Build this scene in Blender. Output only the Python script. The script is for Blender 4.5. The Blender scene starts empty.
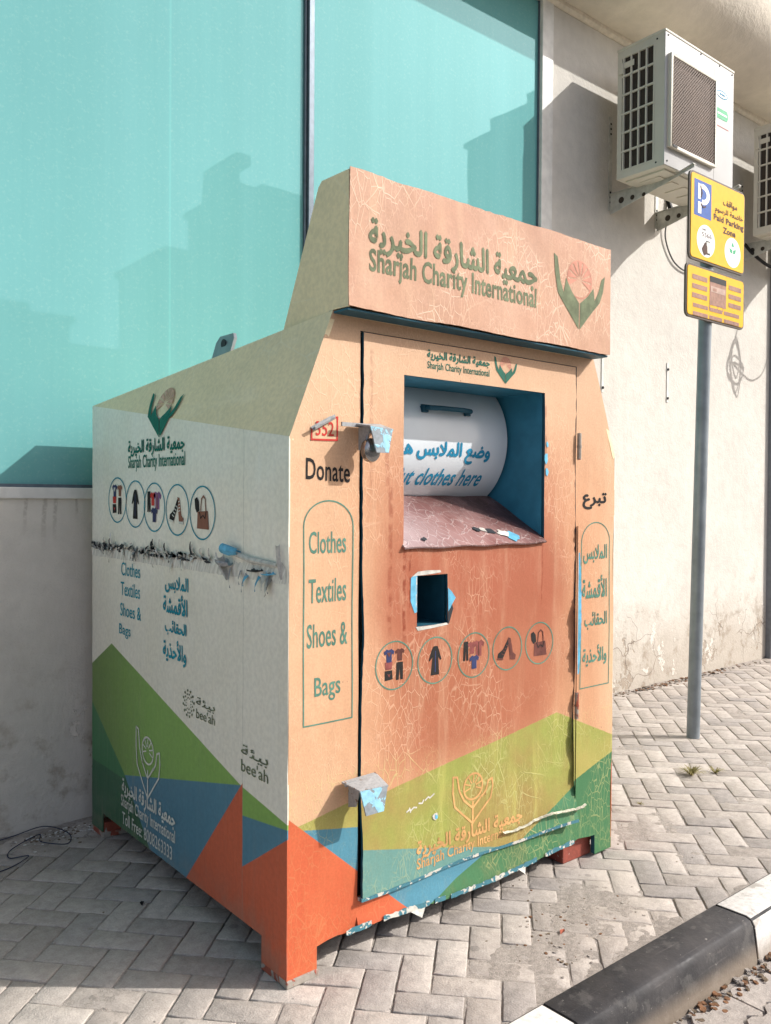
import bpy, bmesh, math, random
from mathutils import Vector, Matrix
R = math.radians
sc = bpy.context.scene
COL = sc.collection
rnd = random.Random(7)

# ------------------------------------------------------------ camera, sky, sun, exposure
def set_camera():
    f, yaw, pitch, roll = 846.28, R(50.4869), R(-0.9248), R(0.3822)
    F = Vector((math.cos(yaw)*math.cos(pitch), math.sin(yaw)*math.cos(pitch), math.sin(pitch)))
    Rt = Vector((math.sin(yaw), -math.cos(yaw), 0)); U = Rt.cross(F)
    R2 = math.cos(roll)*Rt + math.sin(roll)*U; U2 = -math.sin(roll)*Rt + math.cos(roll)*U
    cd = bpy.data.cameras.new('camera'); o = bpy.data.objects.new('camera', cd); COL.objects.link(o)
    m = Matrix((R2, U2, -F)).transposed().to_4x4(); m.translation = (-1.3099, -2.015, 1.4)
    o.matrix_world = m
    cd.sensor_fit = 'VERTICAL'; cd.sensor_height = 36; cd.lens = f/1024*36
    cd.clip_start = 0.05; cd.clip_end = 2000
    sc.camera = o
set_camera()
SUN_EL = R(34.8); SH = Vector((0.766, -0.643, 0)).normalized()
SUN = Vector((SH.x*math.cos(SUN_EL), SH.y*math.cos(SUN_EL), math.sin(SUN_EL)))
w = bpy.data.worlds.new('World'); sc.world = w; w.use_nodes = True
nt = w.node_tree; nt.nodes.clear()
sky = nt.nodes.new('ShaderNodeTexSky'); sky.sky_type = 'NISHITA'; sky.sun_disc = False
sky.sun_elevation = SUN_EL; sky.sun_rotation = math.atan2(SH.x, SH.y)
sky.air_density = 0.7; sky.dust_density = 3.5; sky.ozone_density = 1.0
bg = nt.nodes.new('ShaderNodeBackground'); bg.inputs[1].default_value = 0.15
wo = nt.nodes.new('ShaderNodeOutputWorld')
hs = nt.nodes.new('ShaderNodeHueSaturation'); hs.inputs['Saturation'].default_value = 0.80   # dusty gulf air
nt.links.new(sky.outputs[0], hs.inputs['Color']); nt.links.new(hs.outputs[0], bg.inputs[0]); nt.links.new(bg.outputs[0], wo.inputs[0])
sl = bpy.data.lights.new('sun', 'SUN'); sl.energy = 3.6; sl.angle = R(0.53); sl.color = (1.0, 0.97, 0.935)
so = bpy.data.objects.new('sun', sl); COL.objects.link(so); so.location = (8, -7, 9)
so.rotation_euler = SUN.to_track_quat('Z', 'Y').to_euler()
sc.view_settings.view_transform = 'Standard'; sc.view_settings.look = 'None'
sc.view_settings.gamma = 1; sc.view_settings.exposure = 0.58; sc.view_settings.use_curve_mapping = False

# ------------------------------------------------------------ object helpers
class MB:
    def __init__(s): s.v = []; s.f = []; s.m = []; s.cuts = []
    def add(s, vs, fs, m=0):
        b = len(s.v); s.v += [tuple(p) for p in vs]
        for f in fs: s.f.append(tuple(i+b for i in f)); s.m.append(m)
    def box(s, x0, x1, y0, y1, z0, z1, m=0):
        vs = [(x, y, z) for z in (z0, z1) for y in (y0, y1) for x in (x0, x1)]
        s.add(vs, [(0,2,3,1),(4,5,7,6),(0,1,5,4),(2,6,7,3),(0,4,6,2),(1,3,7,5)], m)
    def prism(s, pts, n, m=0):            # polygon pts (3D) extruded by vector n
        k = len(pts); n = Vector(n)
        vs = [Vector(p) for p in pts] + [Vector(p)+n for p in pts]
        fs = [tuple(range(k))[::-1], tuple(range(k, 2*k))] + [(i, (i+1) % k, (i+1) % k+k, i+k) for i in range(k)]
        s.add(vs, fs, m)
    def tube(s, pts, r, n=8, m=0, cap=True):
        pts = [Vector(p) for p in pts]; rings = []; k = len(pts)
        rr = r if isinstance(r, (list, tuple)) else [r]*k
        d0 = (pts[1]-pts[0]).normalized(); a = d0.orthogonal().normalized()
        for i, p in enumerate(pts):
            d = (pts[min(i+1, k-1)]-pts[max(i-1, 0)]).normalized()
            a = (a - d*a.dot(d)).normalized(); b = d.cross(a)
            rings.append([p+(a*math.cos(2*math.pi*j/n)+b*math.sin(2*math.pi*j/n))*rr[i] for j in range(n)])
        vs = [q for g in rings for q in g]
        fs = [(i*n+j, i*n+(j+1) % n, (i+1)*n+(j+1) % n, (i+1)*n+j) for i in range(k-1) for j in range(n)]
        if cap: fs += [tuple(range(n))[::-1], tuple(range((k-1)*n, k*n))]
        s.add(vs, fs, m)
    def grid(s, us, vs_, fn, skip=None, th=0.0, nrm=None, m=0, em=None):
        """sheet through fn(u,v); th>0 gives it a back side and an edge all round"""
        nu, nv = len(us), len(vs_)
        cells = {(i, j) for i in range(nu-1) for j in range(nv-1)
                 if not (skip and skip((us[i]+us[i+1])/2, (vs_[j]+vs_[j+1])/2))}
        P = [Vector(fn(u, v)) for v in vs_ for u in us]
        N = nu*nv; V = list(P); fs = []; ed = set()
        if th: V += [p+Vector(nrm)*th for p in P]
        ix = lambda i, j: j*nu+i
        for (i, j) in cells:
            q = (ix(i,j), ix(i+1,j), ix(i+1,j+1), ix(i,j+1)); fs.append(q)
            if th:
                fs.append(tuple(a+N for a in q[::-1]))
                for (di, dj, a, b) in ((0,-1,q[0],q[1]), (1,0,q[1],q[2]), (0,1,q[2],q[3]), (-1,0,q[3],q[0])):
                    if (i+di, j+dj) not in cells: fs.append((b, a, a+N, b+N)); ed.add(len(fs)-1)
        used = sorted({a for f in fs for a in f}); mp = {a: k for k, a in enumerate(used)}
        k0 = len(s.f); s.add([V[a] for a in used], [tuple(mp[a] for a in f) for f in fs], m)
        if em is not None:
            for q in ed: s.m[k0+q] = em
    def objs(s, name, mats, parent=None):      # one object for each line of lettering
        c = sorted({0, len(s.f)} | set(s.cuts)); out = []
        for a, b in zip(c, c[1:]):
            q = MB(); used = sorted({i for f in s.f[a:b] for i in f}); mp = {v: k for k, v in enumerate(used)}
            q.add([s.v[i] for i in used], [tuple(mp[i] for i in f) for f in s.f[a:b]]); q.m = s.m[a:b]
            out.append(q.obj(name, mats, parent))
        return out
    def loose(s, name, mats, parent=None, **k):  # one object for each separate piece
        par = list(range(len(s.v)))
        def find(a):
            while par[a] != a: par[a] = par[par[a]]; a = par[a]
            return a
        for f in s.f:
            for a in f[1:]: par[find(a)] = find(f[0])
        groups = {}
        for i, f in enumerate(s.f): groups.setdefault(find(f[0]), []).append(i)
        for ids in groups.values():
            q = MB(); used = sorted({v for i in ids for v in s.f[i]}); mp = {v: n for n, v in enumerate(used)}
            q.add([s.v[v] for v in used], [tuple(mp[v] for v in s.f[i]) for i in ids]); q.m = [s.m[i] for i in ids]
            q.obj(name, mats, parent, **k)
    def obj(s, name, mats, parent=None, bevel=0, smooth=False, seg=2):
        me = bpy.data.meshes.new(name)
        me.from_pydata(s.v, [], s.f)
        for mt in (mats if isinstance(mats, (list, tuple)) else [mats]): me.materials.append(mt)
        me.polygons.foreach_set('material_index', s.m)
        bm = bmesh.new(); bm.from_mesh(me)
        if bevel:
            bmesh.ops.remove_doubles(bm, verts=bm.verts, dist=1e-5)
            es = [e for e in bm.edges if len(e.link_faces) == 2 and e.calc_face_angle(0) > R(28)]
            bmesh.ops.bevel(bm, geom=es, offset=bevel, segments=seg, profile=0.6, affect='EDGES', clamp_overlap=True)
        if parent is None or bevel or smooth: bmesh.ops.recalc_face_normals(bm, faces=bm.faces)
        bm.to_mesh(me); bm.free()
        if smooth:
            me.polygons.foreach_set('use_smooth', [True]*len(me.polygons))
            me.set_sharp_from_angle(angle=R(38))
        me.update()
        o = bpy.data.objects.new(name, me); COL.objects.link(o)
        if parent: o.parent = parent
        return o
def tag(o, label=None, cat=None, group=None, kind=None):
    if label: o['label'] = label
    if cat: o['category'] = cat
    if group: o['group'] = group
    if kind: o['kind'] = kind
    return o
def thing(name, label, cat, loc=(0, 0, 0), rz=0, group=None):
    o = bpy.data.objects.new(name, None); COL.objects.link(o); o.location = loc; o.rotation_euler = (0, 0, rz)
    o.empty_display_size = 0.1
    return tag(o, label, cat, group)
def copy_tree(o, parent=None):
    c = o.copy(); COL.objects.link(c)
    if parent: c.parent = parent
    for ch in list(o.children): copy_tree(ch, c)
    return c
def lin(a, b, n): return [a+(b-a)*i/(n-1) for i in range(n)]
def breaks(a, b, step, extra=()):
    n = max(1, round((b-a)/step)); s = lin(a, b, n+1)
    for e in extra:
        if a < e < b:
            k = min(range(1, len(s)-1), key=lambda i: abs(s[i]-e)); s[k] = e
    return sorted(set(s))
def hsh(a, b=0.0): return (math.sin(a*127.1+b*311.7)*43758.5453) % 1.0

# ------------------------------------------------------------ material helpers
class G:
    def __init__(s, name):
        s.mat = bpy.data.materials.new(name); s.mat.use_nodes = True
        s.nt = s.mat.node_tree; s.nt.nodes.clear()
        tc = s.nt.nodes.new('ShaderNodeTexCoord'); s.P = tc.outputs['Object']
        sp = s.nt.nodes.new('ShaderNodeSeparateXYZ'); s.nt.links.new(s.P, sp.inputs[0])
        s.x, s.y, s.z = sp.outputs
    def _in(s, sock, v):
        if v is None: return
        if hasattr(v, 'is_output') or isinstance(v, bpy.types.NodeSocket): s.nt.links.new(v, sock)
        else:
            if sock.type == 'RGBA' and len(v) == 3: v = (*v, 1)
            sock.default_value = v
    def m(s, op, a, b=None, c=None, clamp=False):
        n = s.nt.nodes.new('ShaderNodeMath'); n.operation = op; n.use_clamp = clamp
        for i, v in enumerate((a, b, c)): s._in(n.inputs[i], v)
        return n.outputs[0]
    def ramp(s, v, a, b, lo=0.0, hi=1.0, smooth=True):
        n = s.nt.nodes.new('ShaderNodeMapRange'); n.interpolation_type = 'SMOOTHSTEP' if smooth else 'LINEAR'; n.clamp = True
        for i, q in enumerate((v, a, b, lo, hi)): s._in(n.inputs[i], q)
        return n.outputs[0]
    def vec(s, x, y, z):
        n = s.nt.nodes.new('ShaderNodeCombineXYZ')
        for i, v in enumerate((x, y, z)): s._in(n.inputs[i], v)
        return n.outputs[0]
    def scl(s, sx, sy, sz, ox=0.0, p=None):
        n = s.nt.nodes.new('ShaderNodeMapping'); s._in(n.inputs[0], p or s.P)
        n.inputs[1].default_value = (ox, ox*.7, ox*1.3); n.inputs[3].default_value = (sx, sy, sz); return n.outputs[0]
    def noise(s, scale, detail=4, rough=.55, p=None, dist=0.0):
        n = s.nt.nodes.new('ShaderNodeTexNoise'); s._in(n.inputs['Vector'], p or s.P)
        n.inputs['Scale'].default_value = scale; n.inputs['Detail'].default_value = detail
        n.inputs['Roughness'].default_value = rough; n.inputs['Distortion'].default_value = dist
        return n.outputs[0]
    def voro(s, scale, feature='F1', p=None, rand=1.0, out=0):
        n = s.nt.nodes.new('ShaderNodeTexVoronoi'); n.feature = feature; s._in(n.inputs['Vector'], p or s.P)
        n.inputs['Scale'].default_value = scale; n.inputs['Randomness'].default_value = rand
        return n.outputs[out]
    def warp(s, amt, scale, p=None):
        n = s.nt.nodes.new('ShaderNodeTexNoise'); s._in(n.inputs['Vector'], p or s.P); n.inputs['Scale'].default_value = scale
        a = s.nt.nodes.new('ShaderNodeVectorMath'); a.operation = 'MULTIPLY_ADD'
        s.nt.links.new(n.outputs[1], a.inputs[0]); a.inputs[1].default_value = (amt,)*3; s._in(a.inputs[2], p or s.P)
        return a.outputs[0]
    def mix(s, f, a, b, mode='MIX'):
        n = s.nt.nodes.new('ShaderNodeMix'); n.data_type = 'RGBA'; n.blend_type = mode; n.clamp_factor = True
        s._in(n.inputs[0], f); s._in(n.inputs[6], a); s._in(n.inputs[7], b); return n.outputs[2]
    def mul(s, col, v):
        return s.mix(1.0, col, s.vec(v, v, v), 'MULTIPLY')
    def below(s, u, v, p, q, eps=.0015):   # 1 where v is under the line p-q
        k = (q[1]-p[1])/(q[0]-p[0])
        ln = s.m('MULTIPLY_ADD', s.m('SUBTRACT', u, p[0]), k, p[1])
        return s.ramp(s.m('SUBTRACT', ln, v), -eps, eps)
    def AND(s, *a):
        r = a[0]
        for q in a[1:]: r = s.m('MULTIPLY', r, q)
        return r
    def NOT(s, a): return s.m('SUBTRACT', 1.0, a)
    def OR(s, *a):
        r = a[0]
        for q in a[1:]: r = s.m('MAXIMUM', r, q)
        return r
    def attr(s, name):
        n = s.nt.nodes.new('ShaderNodeAttribute'); n.attribute_name = name; return n.outputs[2]
    def out(s, col, rough=.6, bump=None, bs=.3, bd=.01, metal=0.0, spec=.5, coat=0.0, alpha=None):
        b = s.nt.nodes.new('ShaderNodeBsdfPrincipled')
        s._in(b.inputs['Base Color'], col); s._in(b.inputs['Roughness'], rough); s._in(b.inputs['Metallic'], metal)
        b.inputs['Specular IOR Level'].default_value = spec; b.inputs['Coat Weight'].default_value = coat
        if bump is not None:
            n = s.nt.nodes.new('ShaderNodeBump'); n.inputs['Strength'].default_value = bs; n.inputs['Distance'].default_value = bd
            s._in(n.inputs['Height'], bump); s.nt.links.new(n.outputs[0], b.inputs['Normal'])
        o = s.nt.nodes.new('ShaderNodeOutputMaterial'); s.nt.links.new(b.outputs[0], o.inputs[0]); s.bsdf = b
        return s.mat
def plain(name, col, rough=.6, metal=0.0, var=.12, scale=30, spec=.22, bs=.15):
    g = G(name); n = g.noise(scale, 4); n2 = g.noise(scale*.15, 3)
    c = g.mul(col+(1,) if len(col) == 3 else col, g.m('MULTIPLY', g.ramp(n, .3, .7, 1-var, 1+var*.5), g.ramp(n2, .3, .7, 1-var, 1+var*.4)))
    return g.out(c, rough, n, bs, .002, metal, spec)

# bin decal paints ---------------------------------------------------------
ORG = (0.51, 0.27, 0.15); ORG2 = (0.35, 0.125, 0.067); TAN = (0.57, 0.40, 0.26)
LGR = (0.27, 0.29, 0.07); DGR = (0.055, 0.16, 0.07); BLU = (0.075, 0.22, 0.29); RED = (0.50, 0.105, 0.045)
def crackle(g, sc1=16, wd=.010, amt=.5, stretch=(1, 1, .55)):
    p = g.warp(.012, 14, g.scl(*stretch))
    d = g.voro(sc1, 'DISTANCE_TO_EDGE', p)
    gate = g.ramp(g.noise(3.5, 3, .6, g.scl(1, 1, 1, 4.2)), .42, .62)
    return g.m('MULTIPLY', g.ramp(d, wd*1.6, wd*.3), g.m('MULTIPLY', gate, amt))
def mat_front(name, kind):
    g = G(name); x, z = g.x, g.z
    zn = g.m('ADD', z, g.m('MULTIPLY', g.m('SUBTRACT', g.noise(60, 2), .5), .004))
    # faded orange field: pinker in the middle of the door under the chute, paler at the top and along the left
    n1 = g.noise(2.2, 4, .6); n2 = g.noise(1, 5, .65, g.scl(14, 14, 1.6)); n3 = g.noise(45, 3)
    cx = g.ramp(g.m('ABSOLUTE', g.m('SUBTRACT', x, .78)), .18, .62, 1, 0)
    cz = g.m('MULTIPLY', g.ramp(z, 1.45, 1.05), g.ramp(z, .35, .75))
    red = g.m('MULTIPLY', g.m('MULTIPLY', cx, cz), 1.15)
    red = g.m('ADD', red, g.m('MULTIPLY', g.m('SUBTRACT', n1, .5), .9))
    if kind == 'sign': red = g.m('ADD', .22, g.m('MULTIPLY', g.m('SUBTRACT', n1, .5), 1.6))
    base = g.mix(g.ramp(red, .0, .9), ORG, ORG2)
    if kind == 'sign': base = g.mix(.55, base, (0.44, 0.275, 0.20))
    base = g.mix(g.m('MULTIPLY', g.ramp(z, 1.35, 1.8), .55 if kind != 'sign' else .0), base, TAN)
    if kind != 'sign':
        pale = g.OR(g.ramp(x, .42, .05), g.ramp(g.m('ABSOLUTE', g.m('SUBTRACT', x, 1.53)), .16, .0))
        base = g.mix(g.m('MULTIPLY', pale, g.ramp(n1, .3, .7, .35, .75)), base, (0.62, 0.42, 0.26))
    if kind == 'door':   # scorched round the chute opening and the hatch
        dx = g.m('MAXIMUM', g.m('SUBTRACT', g.m('ABSOLUTE', g.m('SUBTRACT', x, .756)), .338), 0.0); dz = g.m('MAXIMUM', g.m('SUBTRACT', g.m('ABSOLUTE', g.m('SUBTRACT', z, 1.30)), .22), 0.0)
        dd = g.m('ADD', g.m('SQRT', g.m('ADD', g.m('POWER', dx, 2.0), g.m('POWER', dz, 2.0))), g.m('MULTIPLY', g.m('SUBTRACT', n1, .5), .25))
        base = g.mix(g.m('MULTIPLY', g.ramp(dd, .22, .0), g.ramp(z, 1.7, 1.2, .15, .7)), base, (0.33, 0.095, 0.05))
    base = g.mix(g.ramp(n2, .48, .78, 0, .4), base, (0.60, 0.40, 0.25))
    base = g.mix(g.ramp(n2, .38, .18, 0, .35), base, ORG2)
    col = base
    if kind == 'strip':
        top = g.OR(g.AND(g.below(x, zn, (.03, .455), (.245, .492)), g.ramp(x, .6, .59)),
                   g.AND(g.below(x, zn, (1.18, .609), (1.54, .461)), g.ramp(x, 1.0, 1.01)))
        col = g.mix(top, col, g.mix(g.ramp(n1, .35, .65), LGR, (0.36, 0.30, 0.09)))
        blue = g.OR(g.AND(g.below(x, zn, (.03, .445), (.237, .407)), g.ramp(x, .6, .59)),
                    g.below(x, z, (.4, .19), (1.54, .195)))
        col = g.mix(blue, col, BLU)
        dg = g.OR(g.AND(g.below(x, zn, (1.28, .325), (1.54, .400)), g.ramp(x, 1.2, 1.21)),
                  g.AND(g.below(x, z, (.632, .118), (.739, .155)), g.below(x, z, (.4, .215), (1.54, .215))))
        col = g.mix(dg, col, DGR)
        rd = g.below(x, z, (0, .487), (.43, .115))
        col = g.mix(rd, col, g.mix(g.ramp(n2, .35, .7), RED, (0.52, 0.12, 0.05)))
    if kind == 'door':
        top = g.AND(g.below(x, zn, (.26, .478), (1.18, .609)), g.below(x, zn, (1.18, .609), (1.54, .461)))
        ol = g.mix(g.ramp(n1, .38, .62), LGR, (0.30, 0.22, 0.07))
        ol = g.mix(g.ramp(n2, .5, .7, 0, .5), ol, (0.45, 0.42, 0.12))
        col = g.mix(top, col, ol)
        col = g.mix(g.below(x, zn, (.26, .335), (.56, .262)), col, (0.12, 0.25, 0.22))
        col = g.mix(g.below(x, zn, (1.02, .2), (1.29, .33)), col, (0.07, 0.2, 0.10))
    # crackle of the old film
    c1 = crackle(g, 15, .014, .5); c2 = g.m('MAXIMUM', crackle(g, 34, .03, .42, (1.3, 1, .6)), g.m('MULTIPLY', g.ramp(g.voro(60, 'DISTANCE_TO_EDGE', g.warp(.03, 20, g.scl(1.2, 1, .5))), .06, .01), g.ramp(g.noise(5, 3, .6, g.scl(1, 1, 1, 31)), .48, .7, 0, .35)))
    if kind in ('door', 'strip'):
        gz = g.ramp(z, .62, .56); c1 = g.m('MULTIPLY', c1, g.ramp(gz, 0, 1, .55, 1.15))
        ck = g.mix(gz, (0.66, 0.44, 0.29), (0.48, 0.45, 0.19))
    else: ck = (0.78, 0.58, 0.42)
    if kind == 'strip': c1 = g.m('MULTIPLY', c1, g.ramp(x, .3, 1.2, .2, .7))
    if kind == 'strip': c1 = g.m('MULTIPLY', c1, g.NOT(rd)); c2 = g.m('MULTIPLY', c2, g.m('SUBTRACT', 1.0, g.m('MULTIPLY', rd, .7)))
    col = g.mix(g.m('MAXIMUM', c1, c2), col, ck)
    # rust runs
    if kind == 'door':
        xs = g.m('ADD', x, g.m('MULTIPLY', g.m('SUBTRACT', g.noise(9, 3), .5), .02))
        for (rx, z0, z1, wd, am) in ((.425, .93, 1.25, .010, .95), (.449, 1.02, 1.25, .006, .9), (1.085, .95, 1.25, .005, .5),
                                     (.365, .96, 1.45, .012, .55), (.352, 1.38, 1.56, .012, .35), (1.10, 1.5, 1.75, .008, .4),
                                     (.287, 1.4, 1.86, .010, .3), (.80, .3, .44, .006, .45)):
            k = g.AND(g.ramp(g.m('ABSOLUTE', g.m('SUBTRACT', xs, rx)), wd, wd*.3), g.ramp(z, z0, z0+.06), g.ramp(z, z1, z1-.02),
                      g.ramp(g.noise(40, 2), .35, .6))
            col = g.mix(g.m('MULTIPLY', k, am), col, (0.22, 0.045, 0.02))
    edge_r = g.AND(g.ramp(g.noise(6, 5, .7, g.scl(1, 1, .4, 12)), .50, .66), g.ramp(z, 2.4, .1, .18, .5)); col = g.mix(g.m('MULTIPLY', edge_r, .5), col, g.mix(.5, col, (0.25, 0.10, 0.045)))
    sp = g.ramp(g.voro(34, 'F1', g.warp(.01, 30)), .10, .07)
    sp = g.m('MULTIPLY', sp, g.ramp(g.noise(2.6, 2, .5, g.scl(1, 1, 1, 9)), .60, .68))
    col = g.mix(g.m('MULTIPLY', sp, .8), col, (0.16, 0.05, 0.03))
    fine = g.ramp(g.noise(150, 3), .3, .7, .94, 1.05)
    col = g.mul(col, fine)
    h = g.m('ADD', g.m('MULTIPLY', g.m('MAXIMUM', c1, c2), .7), g.m('ADD', g.m('MULTIPLY', n1, 6.0), g.m('ADD', g.m('MULTIPLY', n2, .7), g.m('MULTIPLY', n3, .3))))
    return g.out(col, g.ramp(n1, .3, .7, .45, .66), h, .35, .004, 0, .22)
def mat_side():
    g = G('faded_white_film'); z = g.z; u = g.m('SUBTRACT', 1.5, g.y)      # u grows towards the front
    U = lambda y: 1.5-y
    n2 = g.noise(1, 5, .65, g.scl(20, 20, 1.0)); n1 = g.noise(2.5, 4); n3 = g.noise(60, 3)
    col = g.mix(g.ramp(n1, .35, .65), (0.82, 0.78, 0.665), (0.77, 0.73, 0.60))
    col = g.mix(g.m('MULTIPLY', g.ramp(n2, .5, .72), .30), col, (0.82, 0.80, 0.72))
    col = g.mix(g.m('MULTIPLY', g.ramp(z, 1.20, 1.0), .35), col, (0.56, 0.53, 0.44))
    seam = g.ramp(u, U(.252), U(.250))                                       # right of the film seam
    L = lambda a, b: g.below(u, z, (U(a[0]), a[1]), (U(b[0]), b[1]))
    left = g.NOT(seam)
    grn = g.OR(g.AND(left, L((1.52, .690), (1.291, .812)), L((1.291, .812), (.257, .513))),
               g.AND(seam, L((.257, .513), (0, .470))))
    col = g.mix(grn, col, g.mix(g.ramp(u, 0, .7), (0.13, 0.22, 0.05), (0.20, 0.36, 0.08)))
    dk = g.AND(left, L((1.52, .553), (1.152, .314)), g.ramp(u, U(.9), U(.91), 1, 1))
    col = g.mix(g.AND(dk, g.below(u, z, (U(1.158), 5), (U(1.157), -5)) if False else dk), col, (0.035, 0.17, 0.06))
    blu = g.AND(left, L((1.52, .20), (1.15, .314)) if False else L((1.155, .316), (.27, .513)), g.ramp(u, U(1.157), U(1.155)))
    col = g.mix(blu, col, (0.07, 0.19, 0.26))
    dk2 = g.AND(left, L((1.155, .316), (.935, .11)), L((1.9, .222), (1.155, .316) if False else (-5, .222)) if False else L((1.155, .316), (.935, .11)))
    dk2 = g.AND(dk2, left, g.OR(g.ramp(u, U(1.155), U(1.157)), L((1.155, .316), (.935, .11))))
    lowdk = g.AND(left, g.OR(g.AND(g.ramp(u, U(1.155), U(1.160)), g.ramp(z, .30, .297)), g.AND(g.ramp(u, U(1.157), U(1.155)), L((1.155, .316), (.935, .11)))))
    col = g.mix(lowdk, col, (0.02, 0.105, 0.045))
    redl = g.AND(left, g.NOT(L((.622, .107), (.27, .513)) if False else g.below(u, z, (U(.622)-.0, 9.0), (U(.621), 9.0)) if False else g.NOT(g.below(u, z, (U(.622), .107), (U(.257), .518)))))
    redl = g.AND(left, g.below(u, z, (U(.622), .107), (U(.257), .518)))
    col = g.mix(redl, col, RED)
    b2 = g.AND(seam, L((.256, .424), (0, .455)), )
    col = g.mix(b2, col, (0.07, 0.19, 0.26))
    r2 = g.AND(seam, L((.256, .263), (0, .428)))
    col = g.mix(r2, col, RED)
    sc_ = g.ramp(g.m('ABSOLUTE', g.m('SUBTRACT', g.y, .251)), .0022, .0008)
    col = g.mix(g.m('MULTIPLY', sc_, .4), col, (0.25, 0.25, 0.2))
    gr = g.AND(g.ramp(g.noise(1, 4, .7, g.scl(30, 30, 1.2, 3)), .55, .8), g.ramp(z, .1, 1.6, .6, .15))
    col = g.mix(g.m('MULTIPLY', gr, .5), col, (0.30, 0.26, 0.19))
    low = g.AND(g.ramp(z, .22, .08), g.ramp(g.noise(12, 4), .35, .65)); col = g.mix(g.m('MULTIPLY', low, .35), col, (0.24, 0.2, 0.15))
    col = g.mul(col, g.ramp(n3, .3, .7, .93, 1.05))
    h = g.m('ADD', g.m('MULTIPLY', g.noise(3.2, 2), 9.0), g.m('ADD', g.m('MULTIPLY', n2, 1.2), g.m('MULTIPLY', n3, .3)))
    return g.out(col, .33, h, .25, .004, 0, .45)
def mat_olive():
    g = G('faded_olive_film'); n2 = g.noise(1, 5, .6, g.scl(9, 3, 9)); n1 = g.noise(3, 4); n3 = g.noise(70, 3)
    col = g.mix(g.ramp(n1, .35, .65), (0.80, 0.66, 0.40), (0.73, 0.61, 0.37))
    col = g.mix(g.ramp(n2, .52, .7, 0, .5), col, (0.82, 0.71, 0.48))
    col = g.mix(crackle(g, 5, .006, .5, (1, 1, 1)), col, (0.77, 0.70, 0.52))
    st = g.ramp(g.noise(1, 4, .7, g.scl(16, 16, 3, 6)), .6, .8); col = g.mix(g.m('MULTIPLY', st, .25), col, (0.28, 0.2, 0.1))
    col = g.mul(col, g.ramp(n3, .3, .7, .92, 1.05))
    return g.out(col, .5, g.m('ADD', n2, g.m('MULTIPLY', n3, .3)), .3, .004, 0, .4)
def mat_stucco(name, c, stains=True, sill=False):
    g = G(name); n1 = g.noise(1.3, 5, .6); n2 = g.noise(11, 5, .6); n3 = g.noise(120, 3, .6); n4 = g.noise(45, 4, .6)
    col = g.mix(g.ramp(n1, .3, .7), c, tuple(v*.90 for v in c))
    col = g.mul(col, g.ramp(n2, .25, .75, .93, 1.04))
    h = g.m('ADD', g.m('MULTIPLY', n3, .5), g.m('ADD', n4, g.m('MULTIPLY', n2, 1.6)))
    if stains:
        z = g.z
        edge = g.m('ADD', z, g.m('MULTIPLY', g.m('SUBTRACT', g.noise(3.2, 6, .65), .5), .9))
        rt = g.ramp(g.x, 2.0, 3.2); damp = g.m('MULTIPLY', g.ramp(edge, .75, .10), g.m('MULTIPLY_ADD', rt, .85, .15))
        col = g.mix(g.m('MULTIPLY', damp, .62), col, (0.36, 0.30, 0.235))
        dirt = g.AND(g.ramp(g.noise(7, 6, .7, g.scl(1, 1, 1, 2)), .50, .68), g.ramp(edge, .9, .3))
        col = g.mix(g.m('MULTIPLY', dirt, .6), col, (0.24, 0.185, 0.13))
        peel = g.AND(g.ramp(g.noise(5, 6, .7, g.scl(1, 1, .7, 11)), .60, .615), g.ramp(edge, .50, .42))
        col = g.mix(g.m('MULTIPLY', peel, .8), col, (0.68, 0.63, 0.56))
        pe2 = g.AND(g.ramp(g.noise(4, 7, .7, g.scl(1, 1, .7, 17)), .60, .612), g.ramp(edge, .38, .30))
        col = g.mix(g.m('MULTIPLY', pe2, .7), col, (0.30, 0.24, 0.18))
        crk = g.AND(g.ramp(g.x, 2.6, 2.8), g.ramp(g.voro(3.1, 'DISTANCE_TO_EDGE', g.warp(.25, 5)), .012, .004), g.ramp(g.noise(1.7, 2, .5, g.scl(1, 1, 1, 5)), .5, .6), g.ramp(edge, .8, .4))
        col = g.mix(g.m('MULTIPLY', crk, .7), col, (0.12, 0.09, 0.07))
        h = g.m('ADD', h, g.m('MULTIPLY', g.m('ADD', peel, g.m('MULTIPLY', pe2, -1.0)), 2.5))
        # rain marks that run down from the top and from the window sill
        run = g.AND(g.ramp(g.noise(1, 4, .7, g.scl(11, 11, .35)), .58, .75), g.ramp(z, 1.8, 4.6, .0, .4))
        col = g.mix(run, col, (0.34, 0.29, 0.22))
        xs = g.m('ADD', g.x, g.m('MULTIPLY', g.m('SUBTRACT', g.noise(6, 3), .5), .03))
        for (sx, zb, wd) in ((-.235, 1.22, .010), (-.157, 1.15, .014), (-.112, 1.17, .012), (-.02, 1.3, .008)):
            k = g.AND(g.ramp(g.m('ABSOLUTE', g.m('SUBTRACT', xs, sx)), wd, wd*.3), g.ramp(z, zb, 1.36), g.ramp(z, 1.42, 1.40), g.ramp(g.noise(70, 3), .3, .55))
            col = g.mix(g.m('MULTIPLY', k, .4), col, (0.16, 0.13, 0.10))
        # lower wall colour: the plinth left of the bin is greyer
        bl = g.AND(g.ramp(g.x, 2.9, 2.8), g.ramp(z, 1.5, 1.45)); col = g.mix(g.m('MULTIPLY', bl, .12), col, (0.56, 0.49, 0.40))
        mk = g.AND(g.ramp(g.noise(28, 3), .70, .73), g.ramp(g.noise(3, 2, .5, g.scl(1, 1, 1, 8)), .5, .6)); col = g.mix(g.m('MULTIPLY', mk, .25), col, (0.3, 0.26, 0.2))
    return g.out(col, .85, h, .55, .006, 0, .25)
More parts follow.
